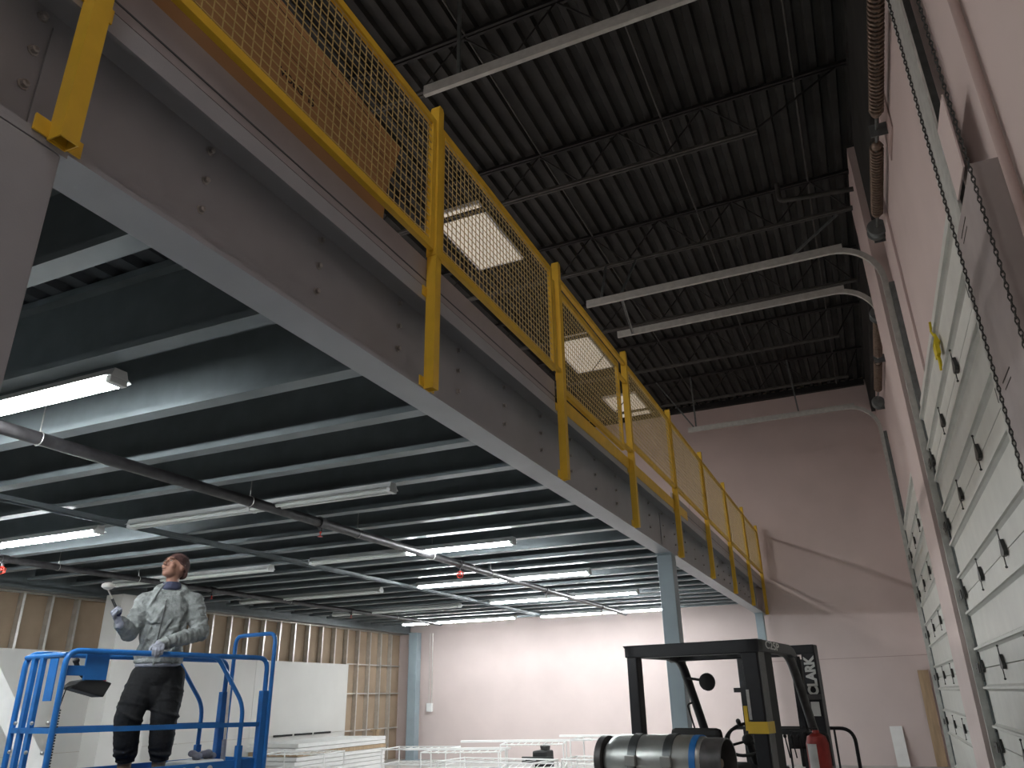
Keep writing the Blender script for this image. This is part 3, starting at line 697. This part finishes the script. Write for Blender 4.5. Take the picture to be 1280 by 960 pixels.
def fingers(mb, wr, d, a, n, curl, r=.0095, ln=.075, g=1.0, ab=0):
    """palm plus four curling fingers and a thumb: d along the hand, a across towards the thumb, n where the palm faces"""
    d = d.normalized(); a = (a-d*a.dot(d)).normalized(); n = (n-d*n.dot(d)-a*n.dot(a)).normalized()
    for k in range(4):
        kn = wr+d*(.088-.005*abs(k-1.3))+a*(.031-.021*k)
        mb.cap(wr+a*(.018-.012*k), kn, .019*g, .0155*g, 8)
        L = ln*(.9, 1.05, 1.0, .78)[k]; p = kn; ang = 0
        for s, f in enumerate((.45, .32, .23)):
            ang += curl[s]; q = p+(d*math.cos(ang)+n*math.sin(ang))*L*f
            mb.cap(p, q, r*(1.1-.1*s), r*(1.0-.1*s), 8); p = q
    b = wr+d*.035+a*.036; t1 = b+(d*.65+a*.55+n*.55).normalized()*.038; t2 = t1+(d*.5+n*.85-a*ab).normalized()*.030
    mb.cap(wr+d*.015, b, .018, .0145, 8).cap(b, t1, r*1.25, r*1.15, 8).cap(t1, t2, r*1.15, r, 8)
def limb(mb, *a):
    for (p, r), (q, s) in zip(a, a[1:]): mb.cap(p, q, r, s, 14)
def ring(mb, c, ax, rr, th, tilt=0, ph=0, n=14, sq=1):
    ax = ax.normalized(); u = ax.orthogonal().normalized(); w = ax.cross(u)
    mb.tube([c+u*math.cos(2*PI*k/n)*rr+w*math.sin(2*PI*k/n)*rr*sq+ax*tilt*math.sin(2*PI*k/n+ph) for k in range(n)], [th*(.55+.45*math.sin(2*PI*k/n+ph)**2) for k in range(n)], 6, closed=True)
def torso(mb, g=0.0):
    mb.sphere(P['chest']+UP*.03, 1, 22, BR, (.178+g,.122+g,.175+g)).sphere((P['chest']+P['waist'])/2, 1, 22, BR, (.168+g,.118+g,.17+g)).sphere(P['waist']-UP*.02, 1, 22, BR, (.166+g,.122+g,.13+g))
    for k in 'RL': mb.cap(P['sh'+k], P['nb']-UP*.02, .066+g, .06+g)
    mb.cap(P['nb']-UP*.05, P['neck']-UP*.01, .07, .052)
FW = (-RT*.66+TC*.60+UP*.30).normalized()                              # where the face looks
HU = (UP-FW*UP.dot(FW)).normalized(); HS = FW.cross(HU)
HM = Matrix((HS, FW, HU)).transposed()
HC = P['headc']+UP*.0; HK = 1.10
def hp(s, f, u): return HC+(HS*s+FW*f+HU*u)*HK
def hs(mb, s, f, u, a, b, c, seg=14): return mb.sphere(hp(s, f, u), 1, seg, HM, (a*HK, b*HK, c*HK))
m = MB(); torso(m, -.025)
m.cap(P['nb'], HC-HU*.03, .054, .058)
hs(m,0,-.01,.012,.074,.092,.096,24); hs(m,0,.038,-.052,.053,.052,.050,18); hs(m,0,.068,-.088,.026,.022,.019)
m.cap(hp(0,.090,.018), hp(0,.112,-.020), .0095, .015, 8); hs(m,.011,.102,-.024,.010,.010,.008,8); hs(m,-.011,.102,-.024,.010,.010,.008,8)
hs(m,0,.083,.036,.052,.014,.012); hs(m,0,.090,-.051,.023,.011,.0065,10); hs(m,0,.087,-.063,.021,.012,.007,10)
for s in (-1, 1): hs(m,s*.077,-.008,-.004,.011,.021,.032,10); hs(m,s*.043,.066,-.018,.023,.02,.022)
for k in 'RL':
    limb(m, (P['sh'+k], .05), (P['el'+k], .04), (P['wr'+k], .028))
    limb(m, (P['hip'+k], .085), (P['knee'+k], .058), (P['ank'+k], .042)); limb(m, (P['he'+k]+UP*.01, .033), (P['toe'+k], .03))
    limb(m, (P['ank'+k], .042), (P['he'+k]+UP*.02, .035))
HR = (UP*.80-RT*.50+TC*.10, TC*.55-RT*.35+UP*.1, RT*.75+TC*.35)     # raised right hand
HL = (V((.70,-.68,-.26)), V((-.6,-.75,.0)), V((.1,-.05,-1)))               # left hand over the rail
fingers(m, P['wrR'], *HR, (1.25,1.35,1.0))
fingers(m, P['wrL'], *HL, (.6,.95,.5))
body = m.build('body', 'skin', W, remesh=.0065)
for s in (-1, 1):
    m = MB(); hs(m, s*.034, .0885, .012, .0125, .0055, .0045, 12); m.build('eye', 'eyewhite', W, smooth=True)
    m = MB(); hs(m, s*.034, .0928, .013, .0055, .003, .0045, 10); m.build('iris', 'rubber', W, smooth=True)
    MB().cap(hp(s*.018,.0985,.031), hp(s*.052,.084,.033), .0045, .0035, 6).build('eyebrow', 'beanie', W, smooth=True)
MB().cap(hp(-.021,.1005,-.057), hp(.021,.1005,-.057), .0024, .0024, 6).build('mouth', 'beanie', W, smooth=True)
# knit cap pulled over brow and nape
m = MB(); hs(m, 0, -.014, .018, .083, .103, .106, 26)
bmesh.ops.bisect_plane(m.bm, geom=m.bm.verts[:]+m.bm.edges[:]+m.bm.faces[:], plane_co=hp(0,.06,.038), plane_no=(HU*.84+FW*-.54).normalized(), clear_inner=True)
bmesh.ops.holes_fill(m.bm, edges=m.bm.edges[:])
pc, pn = hp(0,-.012,.000), (HU*.84+FW*-.54).normalized()
ring(m, hp(0,-.018,-.006), pn, .090*HK, .011, 0, 0, 24, 1.08)
for k in range(6): hs(m, .03*math.sin(k*2.1), -.085+.02*k, .075+.01*math.sin(k), .032, .03, .03, 8)
cp = m.build('knit_cap', 'beanie', W, remesh=.006, sm_iter=2)
# neck scarf
m = MB()
for k in range(3): m.tube(arc(P['nb']+UP*(.03+.02*k)+TC*.010, .066-.004*k, 0, 2*PI, RT, -TC, 16)[:-1], .018, 8, closed=True)
m.build('neck_warmer', 'scarf', W, remesh=.006)
# hoodie
m = MB(); torso(m, .022)
for k in 'RL':
    S_, E_, W_ = P['sh'+k], P['el'+k], P['wr'+k]
    limb(m, (S_-UP*.01, .086), (S_.lerp(E_, .5), .079), (E_, .068), (E_.lerp(W_, .5), .060), (W_-(W_-E_).normalized()*.02, .043))
rnd = random.Random(5)
for k in 'RL':
    S_, E_, W_ = P['sh'+k], P['el'+k], P['wr'+k]
    for i in range(8):
        t = .02+.12*i; ring(m, E_.lerp(W_, t), W_-E_, .062-.019*t+.003, .012, .018*rnd.uniform(-1, 1), rnd.uniform(0, 6))
    for i in range(6):
        t = .18+.14*i; ring(m, S_.lerp(E_, t), E_-S_, .083-.016*t, .015, .045*rnd.uniform(-1, 1), rnd.uniform(0, 6))
def on_torso(s, z):
    """a point on the hoodie front: s in -1..1 across, z height"""
    c = V((P['waist'].x, P['waist'].y, 0)).lerp(V((P['chest'].x, P['chest'].y, 0)), max(0, min(1, (z-2.02)/.27)))
    an = s*1.35; return c+RT*math.sin(an)*.192+TC*math.cos(an)*.142+UP*z
for i in range(16):
    z = rnd.uniform(1.98, 2.40); s0 = rnd.uniform(-.95, .85); ln = rnd.uniform(.25, .7); sl = rnd.uniform(-.16, .16)+(.10 if s0 < 0 else -.10)
    pts = [on_torso(s0+ln*j/7*(1 if s0 < 0 else -1), z+sl*j/7+.008*math.sin(j*1.3+i)) for j in range(8)]
    m.tube(pts, [.004+.010*math.sin(PI*j/7) for j in range(8)], 6)
m.tube(arc(P['waist']-UP*.085, 1, 0, 2*PI, RT*.172, TC*.128, 24)[:-1], .024, 8, closed=True)
m.tube(arc(P['waist']-UP*.045, 1, 0, 2*PI, RT*.184, TC*.138, 24)[:-1], .018, 8, closed=True)
# kangaroo pocket edge and hood gathered round the neck
m.tube([on_torso(-.62+.05*j, 2.02+.045*j) for j in range(5)], .009, 6).tube([on_torso(.62-.05*j, 2.02+.045*j) for j in range(5)], .009, 6)
m.tube([P['nb']+RT*.112*math.cos(a)-TC*(.080*math.sin(a))+TC*.035+UP*(.008+.045*math.sin(a)) for a in [PI*(-.32+1.64*i/16) for i in range(17)]], [.020+.022*math.sin(PI*i/16) for i in range(17)], 10)
hd = m.build('hoodie', 'hoodie', W, remesh=.0075, sm_iter=2)
MB().tube([on_torso(-.06-.10*t, 2.455-.47*t)+TC*(.010-.05*max(0, t < .12)) for t in [i/16 for i in range(17)]], .005, 6).build('zip', 'forkside', W, smooth=True)
# light shirt hem below the hoodie
MB().tube(arc(P['waist']-UP*.118, 1, 0, 2*PI, RT*.160, TC*.118, 24)[:-1], .020, 8, closed=True).build('shirt_hem', 'glove', W, remesh=.007)
# trousers, loose and gathered above the boots
m = MB()
m.sphere(P['waist']-UP*.15, 1, 18, BR, (.162,.122,.075)).sphere((P['hipR']+P['hipL'])/2-UP*.02, 1, 20, BR, (.185,.138,.15)).sphere((P['hipR']+P['hipL'])/2-UP*.15, 1, 20, BR, (.175,.125,.14))
for k in 'RL':
    H_, K_, A_ = P['hip'+k]-UP*.03, P['knee'+k], P['ank'+k]
    limb(m, (H_, .115), (H_.lerp(K_, .55), .120), (K_, .108), (K_.lerp(A_, .45), .098), (A_+UP*.12, .088))
    for i in range(5):
        ring(m, K_.lerp(A_, .15+.14*i), A_-K_, .094-.004*i, .016, .03*rnd.uniform(-1, 1), rnd.uniform(0, 6))
    for i in range(4): ring(m, H_.lerp(K_, .3+.2*i), K_-H_, .112, .013, .06*rnd.uniform(-1, 1), rnd.uniform(0, 6))
    ring(m, A_+UP*.055, UP, .064, .02)
m.build('trousers', 'pants', W, remesh=.0085, sm_iter=3)
# boots
for k in 'RL':
    m = MB(); d = (P['toe'+k]-P['he'+k]); d.z = 0; d.normalize()
    limb(m, (P['ank'+k]+UP*.10, .058), (P['ank'+k]-UP*.02, .052)); limb(m, (P['he'+k]+UP*.005, .043), (P['toe'+k]+d*.02, .042)); limb(m, (P['ank'+k]-UP*.01, .05), ((P['he'+k]+P['toe'+k])/2+UP*.02, .046))
    ring(m, P['ank'+k]+UP*.10, UP, .055, .012)
    bt = m.build('boot', 'boot', W, remesh=.007)
    a, b = V((P['he'+k].x, P['he'+k].y, ZF+.013)), V((P['toe'+k].x, P['toe'+k].y, ZF+.013))
    MB().bar(a-d*.04, b+d*.05, .085, .022).build('sole', 'rubber', bt, bevel=.01)
# gloves
m = MB(); fingers(m, P['wrR'], *HR, (1.25,1.35,1.0), r=.0135, ln=.085, g=1.15); d = HR[0].normalized(); m.cap(P['wrR']-d*.035, P['wrR']+d*.02, .036, .031)
gl = m.build('glove', 'glove', W, remesh=.0045, sm_iter=1)
m = MB(); m.sphere(P['wrR']+d*.075+HR[2].normalized()*.022, 1, 14, None, (.036,.036,.040)).build('palm_coating', 'glovepalm', gl, smooth=True)
m = MB(); fingers(m, P['wrL'], *HL, (.6,.95,.5), r=.0135, ln=.085, g=1.15); d = HL[0].normalized(); m.cap(P['wrL']-d*.035, P['wrL']+d*.02, .036, .031)
m.build('glove', 'glove', W, remesh=.0045, sm_iter=1)
# tool held up in the fist
tl = empty('hand_brush', (-5.60, 4.50, 2.26), 'small brush with a pale round head raised in the gloved right hand', 'brush')
hb = P['wrR']+HR[0].normalized()*.085+HR[2].normalized()*.030; ht = V((-5.650,4.508,2.475))+TC*.085
MB().tube([hb-UP*.05, hb, hb.lerp(ht, .55)], .0105, 10).build('handle', 'rubber', tl, smooth=True)
MB().tube([hb.lerp(ht, .5), ht], .0065, 8).lathe([(.004,0),(.03,.008),(.050,.025),(.048,.045),(.03,.058),(.0,.06)], ht-UP*.01, (0.1,-.1,1), 16).build('brush_head', 'stud', tl, smooth=True)

# ------------------------------------------------------------------ forklift
F = empty('forklift', (-1.41, 6.865, 0), 'black forklift with silver gas tank, seen from behind under the mezzanine edge', 'forklift', rz=math.radians(-11), local=True)
def fb(name, m, mt, parent=F, **k): return m.build(name, mt, parent, local=True, **k)
HW = .60
# overhead guard
m = MB()
m.prism([(-HW,1.975),(-HW-.02,2.0),(HW+.0,2.0),(HW,1.905),(HW-.03,1.895),(-HW+.12,1.895),(-HW+.06,1.90),(-HW+.02,1.94)], -.06, .08, 'y')
for s in (-1, 1):
    w0, w1 = (HW-.10, HW-.0) if s > 0 else (-HW, -HW+.10)
    m.prism([(-.06,1.90),(-.06,2.0),(.80,1.985),(.93,1.955),(1.0,1.90),(.90,1.88),(.80,1.90)], w0, w1, 'x')
m.box((-HW+.06, .86, 1.89), (HW-.06, .95, 1.95))
for k in range(5): m.box((-HW+.18+.2*k, .0, 1.93), (-HW+.21+.2*k, .9, 1.965))
gd = fb('overhead_guard', m, 'forkblack', bevel=.008)
m = MB(); mt = Matrix.Translation((HW+.0015, .30, 1.953)) @ Matrix.Rotation(math.radians(-2), 4, 'X') @ Matrix(((0,0,1,0),(1,0,0,0),(0,1,0,0),(0,0,0,1)))
text_into(m, 'C25P', mt @ Matrix.Diagonal((1.9,1,1,1)), .085, .0008); fb('model_lettering', m, 'decal', gd)
# rear pillars
m = MB().prism([(-HW+.01,1.94),(-HW+.11,1.90),(-HW+.11,.95),(-HW+.005,.95)], -.05, .06, 'y'); fb('rear_pillar', m, 'forkblack', bevel=.012)
m = MB().prism([(HW-.16,1.93),(HW-.02,1.93),(HW-.02,.95),(HW-.13,.95)], -.05, .10, 'y'); rp = fb('rear_pillar', m, 'forkblack', bevel=.012)
m = MB().box((HW-.0195, -.04, .95), (HW-.012, .10, 1.90)); fb('pillar_cheek', m, 'forkside', rp)  # paler grey sheet on the pillar's right side face
m = MB().box((HW-.10, .12, .95), (HW-.03, .34, 1.90)); fb('hose_channel', m, 'rubber')
m = MB().box((HW-.168, -.058, 1.30), (HW-.006, .108, 1.385)); fb('tape', m, 'tape', rp)
m = MB().box((HW-.195, -.03, 1.32), (HW-.165, .0, 1.50)); fb('tape_strip', m, 'tape', rp)
m = MB().box((HW-.26, -.02, 1.60), (HW-.13, .03, 1.635)); fb('lamp_bracket', m, 'forkblack', rp)
m = MB().box((HW-.150, -.0535, 1.40), (HW-.125, -.049, 1.62)); fb('chrome_strip', m, 'bolt', rp)
# front pillars curving down and forward
for s in (-1, 1):
    x = s*(HW-.07)
    path = bend([(x, .70, 1.935), (x, .99, 1.91), (x*1.0, 1.27, 1.50), (x, 1.52, 1.10)], .22, 7)
    m = MB().tube(path, .042, 10); fp = fb('front_pillar', m, 'forkside' if s > 0 else 'forkblack', smooth=True)
    if s < 0:
        m = MB().tube(bend([(x+.0, 1.22, 1.52), (x-.06, 1.19, 1.5), (x-.06, 1.34, 1.24), (x, 1.40, 1.24)], .03), .009, 8); fb('grab_handle', m, 'rubber', fp, smooth=True)
        m = MB().lathe([(.0,.03),(.05,.025),(.078,.005),(.082,-.02),(.07,-.03),(.0,-.03)], (x+.22, 1.05, 1.70), (-.1,-1,0), 20).tube([(x+.15, 1.06, 1.72), (x+.02, 1.06, 1.74)], .012, 8); fb('mirror', m, 'rubber', fp, smooth=True)
# mast
m = MB(); YM = 1.95
for s in (-1, 1):
    a, b = (.36, .50) if s > 0 else (-.32, -.18)
    m.prism([(YM,.10),(YM+.14,.10),(YM+.17,2.02),(YM+.03,2.04)], a, b, 'x')
m.box((-.32, YM+.02, 1.95), (.50, YM+.17, 2.04)).box((-.3, YM+.02, 1.20), (.44, YM+.10, 1.26))
ms = fb('mast', m, 'forkblack', bevel=.012)
m = MB()
for s in (-1, 1): m.prism([(YM-.02,.10),(YM+.05,.10),(YM+.08,1.98),(YM+.01,1.98)], s*.19+.09-.03, s*.19+.09+.03, 'x')
fb('inner_mast', m, 'forkblack', ms)
m = MB()
for x in (-.02, .33): m.tube([(x, YM+.0, .2), (x, YM+.03, 1.93)], .016, 8)
fb('mast_hose', m, 'rubber', ms, smooth=True)
m = MB().tube([(.34, YM+.02, .1), (.34, YM+.06, 1.9)], .03, 14); fb('lift_cylinder', m, 'forkside', ms, smooth=True)
mt = Matrix.Translation((.440, YM+.011, 1.74)) @ Matrix.Rotation(math.radians(-1), 4, 'X') @ Matrix(((0,-1,0,0),(0,0,-1,0),(1,0,0,0),(0,0,0,1)))
m = MB(); text_into(m, 'CLARK', mt @ Matrix.Diagonal((1,1.15,1,1)), .115, .001, .05); fb('mast_lettering', m, 'decal', ms)
m = MB().box((.395, YM-.006, 1.37), (.475, YM+.001, 1.50)); fb('capacity_label', m, 'decal', ms)
m = MB().box((.33, YM-.03, 1.52), (.52, YM+.0, 1.57)); fb('tie_bracket', m, 'forkside', ms)
# carriage, load backrest, forks
m = MB().box((-.5, YM+.2, .12), (.5, YM+.25, .22)).box((-.5, YM+.2, .48), (.5, YM+.25, .56)).box((-.1, YM+.17, .12), (.1, YM+.21, .5)); fb('carriage', m, 'forkblack')
m = MB().tube(bend([(-.66, YM+.42, .5), (-.66, YM+.42, 1.245), (.66, YM+.42, 1.245), (.66, YM+.42, .5)], .14, 7), .018, 10)
for x in (-.47, -.24, 0, .24, .47): m.tube([(x, YM+.42, .5), (x, YM+.42, 1.24)], .011, 8)
m.box((-.66, YM+.26, .48), (.66, YM+.43, .52)); fb('load_backrest', m, 'forkblack', smooth=True)
for x in (-.28, .28):
    m = MB().prism([(YM+.26,.56),(YM+.30,.56),(YM+.30,.10),(YM+1.25,.06),(YM+1.25,.04),(YM+.26,.05)], x-.05, x+.05, 'x'); fb('fork', m, 'forkside')
# body
m = MB().prism([(-1.0,.25),(-1.05,.55),(-1.0,.92),(-.55,.98),(.25,.95),(.35,.45),(1.45,.42),(1.55,.75),(1.75,.72),(1.75,.25)], -.52, .52, 'x'); fb('chassis', m, 'forkside', bevel=.03)
m = MB().sphere((0,-.78,.58), 1, 24, sc=(.54,.36,.33)); fb('counterweight', m, 'forkside', smooth=True)
for x, y, r in ((-.5,1.5,.28),(.5,1.5,.28),(-.46,-.45,.22),(.46,-.45,.22)):
    m = MB().lathe([(.0,-.08),(r*.5,-.08),(r*.55,-.10),(r*.9,-.10),(r,-.07),(r,.07),(r*.9,.10),(r*.55,.10),(r*.5,.08),(.0,.08)], (x, y, r), (1,0,0), 28); fb('wheel', m, 'rubber', smooth=True)
m = MB().box((-.24,.05,.95), (.24,.50,1.06)).prism([(-.02,1.0),(.10,1.0),(.02,1.345),(-.06,1.33)], -.24, .20, 'x'); fb('seat', m, 'rubber', bevel=.045)
# steering
wc, wa = V((.09, .86, 1.215)), V((0,-.62,.78)).normalized(); u = V((1,0,0)); w = wa.cross(u)
m = MB().tube(arc(wc, .20, 0, 2*PI, u, w, 32)[:-1], .014, 8, closed=True)
for k in range(3):
    a = PI/2+2*PI*k/3; m.tube([wc-wa*.02, wc+(u*math.cos(a)+w*math.sin(a))*.19], .012, 6)
m.sphere(wc-wa*.01, .05, 12); sw_ = fb('steering_wheel', m, 'rubber', smooth=True)
m = MB().cap(wc+(u*-.1+w*.165)+wa*.01, wc+(u*-.1+w*.165)+wa*.05, .02, .022, 10); fb('spinner_knob', m, 'dark', sw_, smooth=True)
m = MB().tube([wc-wa*.03, wc-wa*.25], .035, 10).prism([(1.0,.4),(1.2,.4),(1.12,.98),(.98,1.0)], -.3, .35, 'x'); fb('steering_column', m, 'forkblack')
m = MB()
for x in (.36, .42, .48): m.tube([(x, 1.15, 1.05), (x, 1.08, 1.22)], .006, 6).sphere((x, 1.08, 1.23), .017, 8)
fb('control_lever', m, 'rubber', smooth=True)
m = MB().box((.30, 1.48, 1.12), (.42, 1.60, 1.25)).tube([(.36, 1.54, .95), (.36, 1.54, 1.13)], .02, 8).box((.26, 1.52, 1.10), (.46, 1.56, 1.26)); fb('front_lamp', m, 'rubber', bevel=.008)
# gas tank on its cradle
GT = empty('gas_tank', (-1.41, 6.865, 0), 'silver gas cylinder strapped across the back of the forklift', 'gas tank', rz=math.radians(-11), local=True)
yt, zt_, rt = -.93, 1.155, .175
m = MB().lathe([(.0,-.03),(.06,-.028),(.12,-.005),(.158,.04),(rt,.10),(rt,.70),(.165,.745),(.145,.775),(.135,.78)], (-.32, yt, zt_), (1,0,0), 40); tk = m.build('cylinder', 'tank', GT, local=True, smooth=True)
m = MB().lathe([(.176,.0),(.1765,.0),(.1765,.045),(.172,.045)], (.36, yt, zt_), (1,0,0), 40); m.build('blue_band', 'bluetape', GT, local=True, smooth=True)
m = MB().lathe([(.160,.0),(.160,.16),(.150,.16),(.150,.0)], (.42, yt, zt_), (1,0,0), 36); m.build('valve_collar', 'forkside', GT, local=True, smooth=True)
m = MB().tube([(.44, yt, zt_), (.53, yt, zt_)], .028, 12).tube([(.50, yt, zt_-.03), (.50, yt, zt_+.06)], .015, 8).sphere((.50, yt, zt_+.06), .026, 10); m.build('valve', 'spring', GT, local=True, smooth=True)
m = MB().lathe([(.12,-.0),(.165,-.02),(.165,.03),(.12,.03)], (-.36, yt, zt_), (1,0,0), 32); m.build('foot_ring', 'forkside', GT, local=True, smooth=True)
for x in (-.10, .17):
    m = MB().lathe([(.1755,.0),(.182,.0),(.182,.065),(.1755,.065)], (x, yt, zt_), (1,0,0), 40); sp = m.build('strap', 'strap', GT, local=True, smooth=True)
    m = MB().box((x-.005, yt-.212, zt_-.02), (x+.075, yt-.182, zt_+.05)).box((x+.01, yt-.20, zt_-.10), (x+.055, yt-.178, zt_-.02)); m.build('buckle', 'tank', sp, local=True, bevel=.005)
m = MB().box((.0, yt-.1775, zt_-.0), (.15, yt-.1755, zt_+.05)).bm.free()
m = MB().box((-.3, yt-.12, zt_-.26), (.45, yt+.14, zt_-.165)); fb('tank_cradle', m, 'forkblack')
# extinguisher hung by the right front pillar
M['oldred'] = mat('worn_red_paint', (.26,.02,.015), .5, 0, .3, 12)
ex = empty('fire_extinguisher', (-.62, 8.0, .8), 'worn red fire extinguisher fixed by the right front pillar of the forklift', 'fire extinguisher')
c = V((-.60, 8.06, .78))
MB().lathe([(.0,0),(.095,.0),(.10,.02),(.10,.38),(.08,.44),(.035,.465),(.028,.49),(.0,.49)], c, (0,0,1), 24).build('cylinder', 'oldred', ex, smooth=True)
MB().prism([(c.x+.1006*math.sin(a)-0, c.y-.1006*math.cos(a)) for a in [-1.0+.12*k for k in range(9)]]+[(c.x+.099*math.sin(a), c.y-.099*math.cos(a)) for a in [-1.0+.12*k for k in range(8,-1,-1)]], c.z+.15, c.z+.38, 'z').build('label', 'decal', ex)
MB().box(c+V((-.02,-.02,.47)), c+V((.02,.02,.51))).bar(c+V((.0,0,.49)), c+V((-.11,-.04,.52)), .018, .008).bar(c+V((0,0,.47)), c+V((-.11,-.04,.47)), .018, .008).tube(bend([c+V((.02,0,.47)), c+V((.10,0,.46)), c+V((.10,0,.2))], .05), .010, 8).build('valve_handle', 'rubber', ex)

# ------------------------------------------------------------------ light and view
w = bpy.data.worlds.new('world'); SC.world = w; w.use_nodes = True
w.node_tree.nodes['Background'].inputs['Color'].default_value = (1, .93, .88, 1)
w.node_tree.nodes['Background'].inputs['Strength'].default_value = .12
SC.view_settings.view_transform = 'Standard'; SC.view_settings.look = 'None'
SC.view_settings.gamma = 1; SC.view_settings.exposure = 0; SC.view_settings.use_curve_mapping = False
